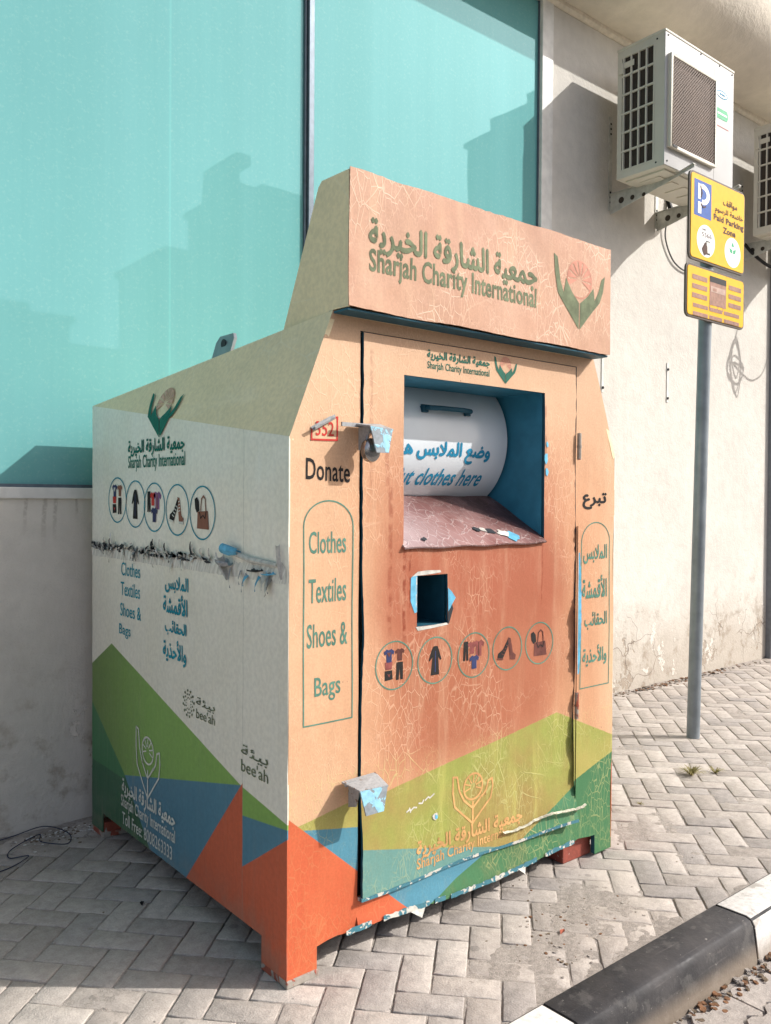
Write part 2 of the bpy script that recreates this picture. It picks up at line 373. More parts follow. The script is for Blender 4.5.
def mat_paver():
    g = G('concrete_paver'); a = g.attr('tone')
    n1 = g.noise(1.2, 5, .6); n2 = g.noise(30, 5, .65); n3 = g.noise(180, 3, .6)
    col = g.mix(a, (0.345, 0.305, 0.268), (0.46, 0.412, 0.365))
    col = g.mix(g.ramp(g.m('FRACT', g.m('MULTIPLY', a, 7.3)), .7, .9, 0, .5), col, (0.27, 0.25, 0.235))
    col = g.mul(col, g.ramp(n2, .25, .75, .82, 1.1)); col = g.mul(col, g.ramp(n3, .25, .75, .88, 1.08))
    col = g.mix(g.ramp(n1, .52, .74, 0, .5), col, (0.45, 0.395, 0.34))
    # old chewing gum and oil spots
    v = g.voro(5.5, 'F1', g.warp(.02, 20)); s1 = g.AND(g.ramp(v, .105, .085), g.ramp(g.noise(1.9, 2, .5, g.scl(1, 1, 1, 3)), .42, .5))
    col = g.mix(g.m('MULTIPLY', s1, .5), col, (0.17, 0.155, 0.14))
    s2 = g.AND(g.ramp(g.voro(13, 'F1', g.warp(.02, 30)), .09, .05), g.ramp(g.noise(2.3, 2, .5, g.scl(1, 1, 1, 13)), .52, .6))
    col = g.mix(g.m('MULTIPLY', s2, .45), col, (0.15, 0.135, 0.12))
    big = g.ramp(g.noise(2.2, 7, .7, g.scl(1, 1, 1, 21)), .54, .70); col = g.mix(g.m('MULTIPLY', big, .38), col, (0.24, 0.215, 0.19))
    h = g.m('ADD', g.m('MULTIPLY', n2, 1.5), g.m('MULTIPLY', n3, .7))
    return g.out(col, .88, h, .6, .004, 0, .25)
def mat_sand(name='sandy_joint', c=(0.41, 0.365, 0.32)):
    g = G(name); n2 = g.noise(60, 5, .7); n3 = g.noise(350, 3, .7)
    col = g.mix(g.ramp(n2, .3, .7), c, tuple(v*.68 for v in c)); col = g.mul(col, g.ramp(n3, .3, .7, .75, 1.15))
    return g.out(col, .95, g.m('ADD', n2, n3), .8, .004, 0, .1)
def mat_kerb(name, c, worn, dust):
    g = G(name); n1 = g.noise(9, 6, .7); n2 = g.noise(50, 5, .65); n3 = g.noise(3, 4)
    col = g.mul(c+(1,), g.ramp(n2, .3, .7, .85, 1.12))
    col = g.mix(g.m('MULTIPLY', g.ramp(n1, .53, .62), .8), col, worn)
    scr = g.AND(g.ramp(g.noise(1, 4, .7, g.scl(3, 60, 60)), .56, .70), g.ramp(g.noise(5, 3), .4, .6)); col = g.mix(g.m('MULTIPLY', scr, .6), col, dust)
    chp = g.ramp(g.noise(55, 4, .7), .66, .70); col = g.mix(g.m('MULTIPLY', chp, .8), col, (0.30, 0.28, 0.25))
    col = g.mix(g.ramp(n3, .4, .7, 0.05, .4), col, dust)
    sp = g.ramp(g.voro(15, 'F1', g.warp(.02, 25)), .20, .12); col = g.mix(g.m('MULTIPLY', g.AND(sp, g.ramp(g.noise(4, 2), .45, .6)), .4), col, dust)
    low = g.ramp(g.z, -.05, -.12); col = g.mix(g.m('MULTIPLY', low, .6), col, (0.3, 0.24, 0.18))
    return g.out(col, g.ramp(n1, .3, .6, .5, .75), g.m('ADD', n1, n2), .4, .004, 0, .25)
def mat_glass():
    g = G('teal_coated_glass')
    v = g.noise(1, 3, .6, g.scl(7, .01, .05)); v2 = g.noise(1, 3, .6, g.scl(90, .01, .3)); n1 = g.noise(.6, 3)
    col = g.mix(g.ramp(v, .3, .7), (0.130, 0.335, 0.330), (0.142, 0.352, 0.35))
    col = g.mul(col, g.ramp(v2, .3, .7, .992, 1.008))
    seam = g.ramp(g.m('ABSOLUTE', g.m('SUBTRACT', g.x, .415)), .006, .003); col = g.mix(g.m('MULTIPLY', seam, .15), col, (0.2, 0.6, 0.58))
    col = g.mul(col, g.ramp(g.noise(1.1, 5, .6, g.scl(1, 1, .4)), .3, .7, .955, 1.03)); dust = g.AND(g.ramp(g.noise(70, 4, .7), .5, .8), .2); col = g.mix(dust, col, (0.4, 0.55, 0.5))
    d = g.nt.nodes.new('ShaderNodeBsdfDiffuse'); g._in(d.inputs[0], col)
    gl = g.nt.nodes.new('ShaderNodeBsdfGlossy'); gl.inputs['Roughness'].default_value = .015; gl.inputs[0].default_value = (0.5, 0.85, 0.95, 1)
    b = g.nt.nodes.new('ShaderNodeBump'); b.inputs['Strength'].default_value = .06; b.inputs['Distance'].default_value = .02
    g._in(b.inputs['Height'], g.noise(1.3, 1)); g.nt.links.new(b.outputs[0], gl.inputs['Normal'])
    fr = g.nt.nodes.new('ShaderNodeFresnel'); fr.inputs[0].default_value = 1.5
    k = g.m('ADD', GLASS_REFL, g.m('MULTIPLY', fr.outputs[0], .25), clamp=True)
    mx = g.nt.nodes.new('ShaderNodeMixShader'); g._in(mx.inputs[0], k)
    g.nt.links.new(d.outputs[0], mx.inputs[1]); g.nt.links.new(gl.outputs[0], mx.inputs[2])
    o = g.nt.nodes.new('ShaderNodeOutputMaterial'); g.nt.links.new(mx.outputs[0], o.inputs[0])
    return g.mat
GLASS_REFL = .026
def mat_ac(name, c):
    g = G(name); n1 = g.noise(3, 4); n2 = g.noise(1, 4, .7, g.scl(25, 25, 2)); n3 = g.noise(90, 2)
    col = g.mix(g.ramp(n2, .55, .8, 0, .25), c, (0.42, 0.37, 0.29)); col = g.mul(col, g.ramp(n1, .3, .7, .95, 1.03))
    return g.out(col, .55, n3, .05, .002, 0, .2)
def mat_peelpaint(name, base, paint, sc_=30, th=.5):
    g = G(name); k = g.ramp(g.noise(sc_, 4, .6, None, .6), th, th+.03)
    col = g.mix(k, base, paint); col = g.mul(col, g.ramp(g.noise(sc_*4, 3), .3, .7, .85, 1.1))
    return g.out(col, .55, k, .4, .002, 0, .4)

M = dict(
    side=mat_side(), olive=mat_olive(), strip=mat_front('faded_orange_film', 'strip'), door=mat_front('faded_door_film', 'door'),
    sign=mat_front('faded_sign_film', 'sign'),
    teal=plain('teal_painted_steel', (0.05, 0.24, 0.35), .45, var=.15, scale=14), tealdark=plain('dark_teal_steel', (0.02, 0.09, 0.13), .5),
    drum=plain('grey_white_enamel', (0.66, 0.70, 0.72), .25, var=.05, scale=5, spec=.5), green=plain('green_print', (0.03, 0.13, 0.09), .8),
    sgreen=plain('faded_green_print', (0.17, 0.20, 0.115), .8, var=.25), sidegreen=plain('deep_green_print', (0.015, 0.17, 0.12), .8),
    dgreen=plain('muted_green_print', (0.10, 0.23, 0.17), .8, var=.2), blueprint=plain('blue_print', (0.02, 0.24, 0.40), .8),
    tealprint=plain('teal_print', (0.02, 0.26, 0.33), .8), black=plain('black_print', (0.02, 0.018, 0.017), .8),
    brownprint=plain('brown_print', (0.10, 0.06, 0.05), .8), whiteprint=plain('white_print', (0.62, 0.62, 0.55), .8),
    orangeprint=plain('pale_orange_print', (0.60, 0.33, 0.13), .8, var=.2), redprint=plain('red_print', (0.55, 0.05, 0.04), .8),
    coral=plain('coral_print', (0.52, 0.24, 0.17), .8), lime=plain('pale_lime_print', (0.47, 0.55, 0.25), .5),
    sticker=plain('sticker_paper', (0.66, 0.45, 0.28), .6), filmback=plain('white_film_backing', (0.56, 0.54, 0.48), .6, var=.2, scale=60),
    filmgrey=plain('grey_film_backing', (0.34, 0.35, 0.35), .6, var=.3, scale=80), darkgap=plain('dark_steel_and_gap_shade', (0.03, 0.035, 0.04), .6),  # darkgap also stands in for shade in gaps and tears
    skyblue=plain('light_blue_paint', (0.13, 0.42, 0.60), .5, var=.2, scale=50),
    hood=mat_peelpaint('peeling_blue_paint', (0.22, 0.25, 0.27), (0.25, 0.50, 0.62), 22, .48),
    edge=mat_peelpaint('worn_edge_paint', (0.045, 0.16, 0.20), (0.50, 0.48, 0.42), 30, .54),
    foot=mat_peelpaint('rusty_foot_steel', (0.30, 0.27, 0.23), (0.28, 0.07, 0.04), 12, .5), hoodsteel=mat_peelpaint('rusting_hood_steel', (0.30, 0.31, 0.31), (0.17, 0.10, 0.06), 28, .60), galv=plain('galvanised_steel', (0.27, 0.29, 0.31), .38, .6, scale=20),
    redleg=mat_peelpaint('worn_red_paint', (0.25, 0.06, 0.04), (0.48, 0.40, 0.34), 25, .62),
    chrome=plain('padlock_steel', (0.35, 0.34, 0.33), .22, .9), brass=plain('dull_brass', (0.25, 0.19, 0.1), .4, .8),
    lip=None, band=None,
    stucco=mat_stucco('cream_stucco', (0.60, 0.57, 0.51)), soffit=mat_stucco('soffit_render', (0.70, 0.635, 0.53), False),
    glass=mat_glass(), frame=plain('white_aluminium_frame', (0.66, 0.65, 0.61), .4, var=.12, scale=12),
    mullion=plain('grey_blue_mullion', (0.12, 0.15, 0.18), .4, .3), trim=plain('cream_moulding', (0.66, 0.60, 0.50), .7),
    paver=mat_paver(), sand=mat_sand(), grit=mat_sand('litter_grit', (0.22, 0.17, 0.12)),
    kblack=mat_kerb('black_kerb_paint', (0.022, 0.022, 0.024), (0.07, 0.067, 0.063), (0.11, 0.10, 0.095)),
    kwhite=mat_kerb('white_kerb_paint', (0.66, 0.64, 0.60), (0.34, 0.31, 0.27), (0.48, 0.43, 0.37)),
    acside=mat_ac('ac_grey_casing', (0.56, 0.53, 0.45)), acfront=mat_ac('ac_white_casing', (0.47, 0.465, 0.45)),
    accoil=plain('ac_brown_coil', (0.10, 0.065, 0.045), .6, .3, var=.25, scale=50), acwire=plain('fan_guard_wire', (0.15, 0.105, 0.078), .6),
    acdark=plain('ac_inner_dark', (0.045, 0.035, 0.028), .7), bracket=plain('zinc_bracket', (0.52, 0.52, 0.48), .45, .3, var=.15),
    dark=plain('black_rubber', (0.012, 0.012, 0.013), .6), pole=plain('grey_painted_pole', (0.225, 0.255, 0.275), .38, .25, var=.15, scale=9),
    yellow=plain('yellow_sign_face', (0.74, 0.40, 0.006), .6, var=.05), signrim=plain('dark_sign_rim', (0.09, 0.07, 0.055), .5),
    blue=plain('blue_sign_patch', (0.003, 0.075, 0.33), .4), white=plain('white_sign_print', (0.78, 0.78, 0.76), .4, var=.04),
    brownbox=plain('brown_overprint', (0.30, 0.16, 0.11), .5, var=.2, scale=40), brownlight=plain('pale_brown_overprint', (0.42, 0.29, 0.23), .5),
    navy=plain('navy_cloth_print', (0.03, 0.04, 0.11), .6), purple=plain('purple_cloth_print', (0.22, 0.09, 0.22), .6),
    tanbag=plain('brown_bag_print', (0.25, 0.10, 0.06), .6), wire=plain('dark_blue_wire', (0.02, 0.03, 0.06), .5),
    greytube=plain('grey_cable', (0.10, 0.10, 0.10), .6), straw=plain('dry_weed', (0.28, 0.24, 0.09), .8, var=.3), leaf=plain('brown_leaf', (0.20, 0.10, 0.05), .8, var=.3),
    dirtyfilm=plain('dirty_film_edge', (0.46, 0.44, 0.34), .7, var=.35, scale=90), fadedmaroon=plain('faded_maroon_print', (0.26, 0.075, 0.065), .8, var=.3), fadedbrown=plain('faded_brown_print', (0.13, 0.045, 0.035), .8, var=.3), palecoral=plain('pale_coral_print', (0.62, 0.42, 0.30), .8), redchip=plain('brick_chip', (0.35, 0.10, 0.06), .8), acgreen=plain('green_badge', (0.02, 0.33, 0.14), .4), pilaster=plain('grey_metal_pilaster', (0.20, 0.21, 0.23), .5),
)
def _lip():
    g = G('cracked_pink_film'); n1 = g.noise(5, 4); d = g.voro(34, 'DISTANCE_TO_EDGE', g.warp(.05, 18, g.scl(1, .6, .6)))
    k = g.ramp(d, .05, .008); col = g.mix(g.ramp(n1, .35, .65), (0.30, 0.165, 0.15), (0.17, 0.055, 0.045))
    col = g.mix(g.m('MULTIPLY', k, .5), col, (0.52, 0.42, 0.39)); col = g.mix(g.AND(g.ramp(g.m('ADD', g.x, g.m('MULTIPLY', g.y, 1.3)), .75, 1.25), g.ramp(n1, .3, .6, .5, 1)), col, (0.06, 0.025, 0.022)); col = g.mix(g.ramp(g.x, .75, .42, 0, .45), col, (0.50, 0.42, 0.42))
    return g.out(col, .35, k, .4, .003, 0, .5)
def _band():
    g = G('torn_film_residue'); n = g.noise(1, 5, .7, g.scl(5, 60, 14)); n2 = g.noise(40, 4)
    sl = g.noise(1, 3, .6, g.vec(0.0, g.m('MULTIPLY', g.m('ADD', g.y, g.m('MULTIPLY', g.z, .6)), 70), g.m('MULTIPLY', g.z, 6)))
    col = g.mix(g.ramp(sl, .35, .65), (0.74, 0.72, 0.64), (0.52, 0.50, 0.43)); col = g.mix(g.ramp(n2, .55, .7, 0, .5), col, (0.78, 0.75, 0.67))
    return g.out(col, .7, g.m('ADD', sl, n2), .6, .004, 0, .3)
M['lip'] = _lip(); M['band'] = _band()

# ------------------------------------------------------------ lettering
AR = {}
def _ar(ch, base, n):
    AR[ch] = [base+i for i in range(n)]
for ch, b, n in (('ا',0xFE8D,2),('أ',0xFE83,2),('ب',0xFE8F,4),('ة',0xFE93,2),('ت',0xFE95,4),('ج',0xFE9D,4),('ح',0xFEA1,4),('خ',0xFEA5,4),
                 ('د',0xFEA9,2),('ذ',0xFEAB,2),('ر',0xFEAD,2),('س',0xFEB1,4),('ش',0xFEB5,4),('ض',0xFEBD,4),('ع',0xFEC9,4),('ف',0xFED1,4),
                 ('ق',0xFED5,4),('ل',0xFEDD,4),('م',0xFEE1,4),('ن',0xFEE5,4),('ه',0xFEE9,4),('و',0xFEED,2),('ي',0xFEF1,4),('ئ',0xFE89,4),
                 ('\u0001',0xFEFB,2),('\u0002',0xFEF7,2)): _ar(ch, b, n)
def arabic(t):
    t = t.replace('لا', '\u0001').replace('لأ', '\u0002'); out = []
    for i, ch in enumerate(t):
        if ch not in AR: out.append(ch); continue
        f = AR[ch]; pj = i > 0 and t[i-1] in AR and len(AR[t[i-1]]) == 4
        nj = i+1 < len(t) and t[i+1] in AR and len(f) == 4
        out.append(chr(f[(3 if pj else 2) if nj else (1 if pj else 0)]))
    return ''.join(out[::-1])
def text_mesh(t, bold=0.0, shear=0.0):
    c = bpy.data.curves.new('text', 'FONT'); c.body = t; c.resolution_u = 3; c.offset = bold; c.shear = shear; c.space_character = 1.0+bold*1.5
    o = bpy.data.objects.new('text', c); COL.objects.link(o)
    dg = bpy.context.evaluated_depsgraph_get(); me = o.evaluated_get(dg).to_mesh()
    vs = [tuple(v.co) for v in me.vertices]; fs = [tuple(p.vertices) for p in me.polygons]
    o.evaluated_get(dg).to_mesh_clear(); bpy.data.objects.remove(o); bpy.data.curves.remove(c)
    return vs, fs
_tc = {}
def put2d(mb, mp, pts, faces, m, h, mx=.03):
    """lay a flat print on a curved sheet: split its long edges first, then map every point"""
    bm = bmesh.new(); vs = [bm.verts.new((p[0], p[1], 0)) for p in pts]
    for f in faces:
        try: bm.faces.new([vs[i] for i in f])
        except ValueError: pass
    if any(e.calc_length() > mx for e in bm.edges):
        for _ in range(6):
            bmesh.ops.triangulate(bm, faces=bm.faces[:])
            es = [e for e in bm.edges if e.calc_length() > mx]
            if not es: break
            bmesh.ops.subdivide_edges(bm, edges=es, cuts=1)
        bmesh.ops.triangulate(bm, faces=[f for f in bm.faces if len(f.verts) > 4])
    bm.verts.index_update()
    mb.add([mp(v.co.x, v.co.y, h) for v in bm.verts], [tuple(v.index for v in f.verts) for f in bm.faces], m); bm.free()
def letter(mb, mp, t, u0, u1, v0, v1, bold=0.0, ar=False, m=0, h=0.0006, shear=0.0, tilt=0.0):
    fat = bold*1.9 if ar else 0.0
    if ar: bold = 0.0
    key = (t, bold, ar, shear)
    if key not in _tc: _tc[key] = text_mesh(arabic(t) if ar else t, bold, shear)
    vs, fs = _tc[key]
    xs = [v[0] for v in vs]; ys = [v[1] for v in vs]; a, b, c, d = min(xs), max(xs), min(ys), max(ys)
    mb.cuts.append(len(mb.f))
    for k, (sx, sy) in enumerate(((0, 0), (fat, 0), (-fat, 0), (0, fat*1.1), (0, -fat*1.1)) if fat else ((0, 0),)):
        P = []
        for v in vs:
            s = (v[0]+sx-a)/(b-a); P.append((u0+s*(u1-u0), v0+(v[1]+sy-c)/(d-c)*(v1-v0)+tilt*s))
        put2d(mb, mp, P, fs, m, h+.00012*k)
    mb.cuts.append(len(mb.f))
def flat(mb, mp, pts, m=0, h=0.0006):
    put2d(mb, mp, pts, [tuple(range(len(pts)))], m, h)
def ring(mb, mp, cu, cv, r, wd, m=0, h=0.0006, n=40, rv=None):
    rv = rv or r; P = []
    for i in range(n):
        c, s_ = math.cos(2*math.pi*i/n), math.sin(2*math.pi*i/n)
        P += [mp(cu+c*r, cv+s_*rv, h), mp(cu+c*(r-wd), cv+s_*(rv-wd), h)]
    mb.add(P, [(2*i, 2*((i+1) % n), 2*((i+1) % n)+1, 2*i+1) for i in range(n)], m)
def disc(mb, mp, cu, cv, r, m=0, h=0.0006, n=28, rv=None):
    rv = rv or r
    flat(mb, mp, [(cu+math.cos(2*math.pi*i/n)*r, cv+math.sin(2*math.pi*i/n)*rv) for i in range(n)], m, h)
def polyline(mb, mp, pts, wd, m=0, h=0.0006, close=False):
    k = len(pts)
    for i in range(k if close else k-1):
        a, b = Vector(pts[i]), Vector(pts[(i+1) % k]); d = (b-a)
        if d.length < 1e-6: continue
        d.normalize(); n = Vector((-d.y, d.x))*wd/2; e = d*wd*.35
        flat(mb, mp, [tuple(a-n-e), tuple(b-n+e), tuple(b+n+e), tuple(a+n-e)], m, h+.0001*(i % 2))
LH = [[(0,1),(.07,.96),(.14,.64),(.21,.48),(.24,.30),(.10,.47),(.03,.75)], [(.21,.48),(.245,.70),(.36,.52),(.49,.38),(.49,.0),(.24,.30)]]
RH = [[(1,.86),(.93,.80),(.87,.60),(.79,.46),(.76,.30),(.90,.45),(.965,.62)], [(.79,.46),(.765,.64),(.65,.50),(.51,.38),(.51,.0),(.76,.30)]]
def emblem(mb, mp, u0, u1, v0, v1, mh=0, mg=1, h=.0008):
    T = lambda p: (u0+p[0]*(u1-u0), v0+p[1]*(v1-v0))
    rr = .235*(u1-u0); c = T((.5, .72))
    for i in range(9):                      # fan of the globe
        a0, a1 = R(-30+i*27), R(-30+i*27+20)
        flat(mb, mp, [(c[0]+math.cos(a0)*rr*.15, c[1]+math.sin(a0)*rr*.15)] + [(c[0]+math.cos(a)*rr, c[1]+math.sin(a)*rr) for a in lin(a0, a1, 5)], mg, h*.6)
    ring(mb, mp, c[0], c[1], rr, rr*.07, mg, h*.6)
    for P in LH+RH: flat(mb, mp, [T(p) for p in P], mh, h)
def emblem_outline(mb, mp, u0, u1, v0, v1, m=0, wd=.006):
    T = lambda p: (u0+p[0]*(u1-u0), v0+p[1]*(v1-v0))
    for P in ([(0,1),(.1,.98),(.16,.7),(.27,.5)], [(0,1),(0,.7),(.05,.42),(.28,.2),(.5,0),(.72,.2),(.95,.4),(1,.62),(.98,.78),(.88,.75),(.83,.58),(.73,.48)],
              [(.5,0),(.5,.42)], [(.27,.5),(.4,.38),(.5,.3)], [(.73,.5),(.6,.38),(.5,.3)]):
        polyline(mb, mp, [T(p) for p in P], wd, m)
    c = T((.5, .72)); rr = .25*(u1-u0)
    ring(mb, mp, c[0], c[1], rr, wd, m)
    for i in range(7):
        a = R(-20+i*36); polyline(mb, mp, [(c[0]+math.cos(a)*rr*.3, c[1]+math.sin(a)*rr*.3), (c[0]+math.cos(a)*rr*.9, c[1]+math.sin(a)*rr*.9)], wd*.7, m)
def icon(k, mb, mp, cu, cv, r, ring_m):
    """printed ring with a little picture; material slots: 0 ring, 1 black, 2 navy, 3 purple, 4 red, 5 brown, 6 white"""
    ring(mb, mp, cu, cv, r, r*.055, 0, n=44)
    S = lambda pts: [(cu+a*r, cv+b*r) for a, b in pts]
    shirt = lambda x, y, s: [(x-.5*s,y+.3*s),(x-.2*s,y+.5*s),(x-.08*s,y+.42*s),(x+.08*s,y+.42*s),(x+.2*s,y+.5*s),(x+.5*s,y+.3*s),(x+.42*s,y+.05*s),(x+.25*s,y+.15*s),(x+.25*s,y-.5*s),(x-.25*s,y-.5*s),(x-.25*s,y+.15*s),(x-.42*s,y+.05*s)]
    trous = lambda x, y, w_, h_: [(x-w_,y+h_),(x+w_,y+h_),(x+w_*1.1,y-h_),(x+w_*.25,y-h_),(x,y+h_*.45),(x-w_*.25,y-h_),(x-w_*1.1,y-h_)]
    F = lambda pts, m, h=.0006: flat(mb, mp, S(pts), m, h)
    if k == 0:
        F(shirt(-.28, .42, .55), 2); F(shirt(.28, .42, .5), 5); F([(-.5,.16),(-.1,.16),(-.14,-.14),(-.46,-.14)], 4)
        F([(-.5,-.18),(-.12,-.18),(-.08,-.55),(-.5,-.58)], 1); F(trous(.28, -.25, .17, .36), 1)
        F([(-.38,-.3),(-.28,-.35),(-.2,-.3),(-.28,-.46)], 4, .0010); F([(-.4,.55),(-.18,.55),(-.28,.35)], 6, .0010)
    elif k == 1:
        F([(-.1,.6),(.12,.6),(.2,.45),(.36,.02),(.3,-.02),(.17,.15),(.24,-.62),(-.24,-.62),(-.15,.15),(-.32,-.02),(-.36,.04),(-.2,.45)], 1)
        F([(-.02,.4),(.03,.4),(.03,-.5),(-.02,-.5)], 2, .0010)
    elif k == 2:
        F(trous(-.5, .22, .14, .42), 1); F(shirt(-.12, .34, .55), 4); F(shirt(.3, .28, .72), 3); F(shirt(.02, -.3, .6), 2, .0009)
        F([(.26,.55),(.32,.55),(.34,-.05),(.24,-.05)], 5, .0012)
    elif k == 3:
        F([(-.66,-.36),(-.62,-.18),(-.3,-.02),(.02,.42),(.14,.36),(-.02,0.),(-.3,-.42)], 1); F([(.02,.5),(.2,.46),(.3,.1),(.36,-.2),(.56,-.34),(.5,-.5),(.16,-.44),(.1,-.05)], 5)
        F([(-.66,-.36),(-.3,-.42),(-.3,-.49),(-.68,-.43)], 6, .002); F([(.56,-.34),(.52,-.56),(.16,-.52),(.16,-.44),(.5,-.44)], 6, .0009)
        for q in range(4): polyline(mb, mp, S([(-.4+q*.1, -.2+q*.12), (-.26+q*.1, -.26+q*.12)]), r*.04, 6, .0012)
        for q in range(4): polyline(mb, mp, S([(.14, -.05+q*.12), (.28-q*.02, -.02+q*.12)]), r*.04, 6, .0012)
    else:
        F([(-.4,-.58),(-.36,.04),(.42,.08),(.52,-.6)], 5); polyline(mb, mp, S([(-.12,.05),(-.06,.5),(.1,.62),(.24,.5),(.28,.05)]), r*.06, 5, .0009)
        F([(-.6,.5),(-.42,.58),(-.26,.42),(-.22,.08),(-.42,-.0),(-.55,.16)], 1); polyline(mb, mp, S([(-.2,.04),(-.1,-.2),(.04,-.1)]), r*.05, 1, .0012); polyline(mb, mp, S([(.3,.04),(.24,-.2),(.1,-.1)]), r*.05, 1, .0012)
ICONM = lambda ringm: [M[ringm], M['black'], M['navy'], M['purple'], M['redprint'], M['tanbag'], M['whiteprint']]

# ------------------------------------------------------------ ground, paving, kerb, road
WY = 1.63
def build_ground():
    mb = MB(); mb.box(-120, 160, -120, 120, -.60, -.135)
    tag(mb.obj('ground', M['sand']), kind='structure')
    # herringbone pavement, every block with its own height, tilt and tone
    bm = bmesh.new(); tone = bm.faces.layers.float.new('tone')
    L, W, j = .2, .1, .0026
    ca, sa = math.cos(R(-47)), math.sin(R(-47))
    def block(cx, cy, rot, L_, W_, z0, zig=0.0):
        t = rnd.random(); hz = rnd.uniform(-.0022, .0018); tx, ty = rnd.uniform(-.008, .008), rnd.uniform(-.010, .010)
        if -.15 > cy > -.5 and .5 < cx < 1.35: hz -= .002*rnd.random(); tx *= 2.5; ty *= 2.5
        c, s = math.cos(rot), math.sin(rot); loops = []
        a, b = L_/2-j+rnd.uniform(-.0012, .0008), W_/2-j+rnd.uniform(-.0012, .0008)
        ns = 5
        def outline(off):
            o = []
            for (x0, y0, x1, y1, n) in ((-a+off,-b+off,a-off,-b+off,6), (a-off,-b+off,a-off,b-off,3), (a-off,b-off,-a+off,b-off,6), (-a+off,b-off,-a+off,-b+off,3)):
                for q in range(n):
                    k = q/n; o.append((x0+(x1-x0)*k, y0+(y1-y0)*k))
            return o
        jit = [(rnd.uniform(-.0011, .0011), rnd.uniform(-.0011, .0011)) for _ in range(18)]
        for off, z in ((0, -.05), (0, -.0038), (.0010, -.0011), (.0034, 0)):
            vs = []
            for i, (px, py) in enumerate(outline(off)):
                px += jit[i][0]; py += jit[i][1]
                if zig: py += zig*(1 if ((px/L_*3) % 1) < .5 else -1)*.5
                vs.append(bm.verts.new((cx+c*px-s*py, cy+s*px+c*py, z0+z+hz+tx*px+ty*py)))
            loops.append(vs)
        fs = []
        for A, B in zip(loops, loops[1:]):
            for i in range(18): fs.append(bm.faces.new((A[i], A[(i+1) % 18], B[(i+1) % 18], B[i])))
        fs.append(bm.faces.new(loops[-1]))
        for f in fs: f[tone] = t; f.smooth = True
    for i in range(-130, 150):
        for k in range(-130, 150):
            d = (i-k) % 4
            if d == 0: gx, gy, r_ = i+1.0, k+.5, 0
            elif d == 3: gx, gy, r_ = i+.5, k+1.0, 1
            else: continue
            X, Y = gx*W, gy*W
            wx, wy = ca*X-sa*Y+.03, sa*X+ca*Y+.02
            if -3.2 < wx < 11.5 and -.62 < wy < 1.75: block(wx, wy, R(-47)+(math.pi/2 if r_ else 0), L, W, 0)
    for co, no in (((0, -.505, 0), (0, -1, 0)), ((0, 1.66, 0), (0, 1, 0))):
        bmesh.ops.bisect_plane(bm, geom=bm.verts[:]+bm.edges[:]+bm.faces[:], plane_co=co, plane_no=no, clear_outer=True)
    me = bpy.data.meshes.new('pavement'); bm.to_mesh(me); bm.free(); me.materials.append(M['paver'])
    o = bpy.data.objects.new('pavement', me); COL.objects.link(o); tag(o, kind='structure')
    # sand bed between the blocks, rising over them here and there
    mb = MB()
    def sz(x, y):
        v = -.0042 + .0022*math.sin(x*7.1+y*5.3)*math.sin(y*9.7-x*3.1) + .0014*math.sin(x*31+y*17)*math.sin(y*43-x*11) + .0012*math.sin(x*97)*math.sin(y*89+x*30)
        d = math.hypot((x-.92)/.42, (y+.27)/.17); v += .0062*max(0, 1-d)**.6
        v += .012*max(0, 1-(1.66-y)/.12)*(.4+.6*math.sin(x*5+1)**2)
        v += .006*max(0, 1-(y+.505)/.05)*(.3+.7*math.sin(x*9)**2)
        v += .005*max(0, 1-math.hypot((x-1.75)/.28, (y-.0)/.14))
        return (x, y, v)
    mb.grid(lin(-3.2, -.7, 60)+lin(-.68, 3.5, 420)[1:]+lin(3.5, 11.5, 200)[1:], lin(-.505, 1.66, 220), sz)
    tag(mb.obj('joint_sand', M['sand'], smooth=True), kind='structure')
    # kerb
    k = MB(); x = -.4-.911*3; i = 0
    while x < 11:
        m = i % 2; xa, xb = x+.003, x+.911-.003
        prof = [(-.505, -.30), (-.505, .004), (-.615, .006), (-.634, .0), (-.645, -.018), (-.662, -.13), (-.665, -.30)]
        k.prism([(xa, a, b) for a, b in prof], (xb-xa, 0, 0), m); x += .911; i += 1
    ko = k.obj('kerb', [M['kblack'], M['kwhite']], bevel=.005, smooth=True); tag(ko, kind='structure')
    # road surface: zigzag paving blocks in sand
    bm = bmesh.new(); tone = bm.faces.layers.float.new('tone')
    for a in range(-6, 50):
        for b in range(0, 26):
            cx, cy = a*.225+(b % 2)*.1125-.3, -.75-b*.1125
            t = rnd.random(); hz = rnd.uniform(-.003, .002)
            o_ = []
            for q in range(9): o_.append((-.105+q*.02625, -.05+(.014 if q % 4 in (1, 2) else -.008)))
            for q in range(9): o_.append((.105-q*.02625, .05+(.014 if (8-q) % 4 in (1, 2) else -.008)))
            vs = [bm.verts.new((cx+p, cy+r_, -.126+hz)) for p, r_ in o_]; lo = [bm.verts.new((cx+p*1.02, cy+r_*1.03, -.134)) for p, r_ in o_]
            f = bm.faces.new(vs); f[tone] = t*.6
            for q in range(18): g_ = bm.faces.new((lo[q], lo[(q+1) % 18], vs[(q+1) % 18], vs[q])); g_[tone] = t*.6
    me = bpy.data.meshes.new('road'); bm.to_mesh(me); bm.free(); me.materials.append(M['paver'])
    tag2 = bpy.data.objects.new('road', me); COL.objects.link(tag2); tag(tag2, kind='structure')
    mb = MB(); mb.box(-60, 90, -16, -3.62, -.2, -.1315); tag(mb.obj('road', plain('asphalt', (0.06, 0.058, 0.055), .9)), kind='structure')
build_ground()

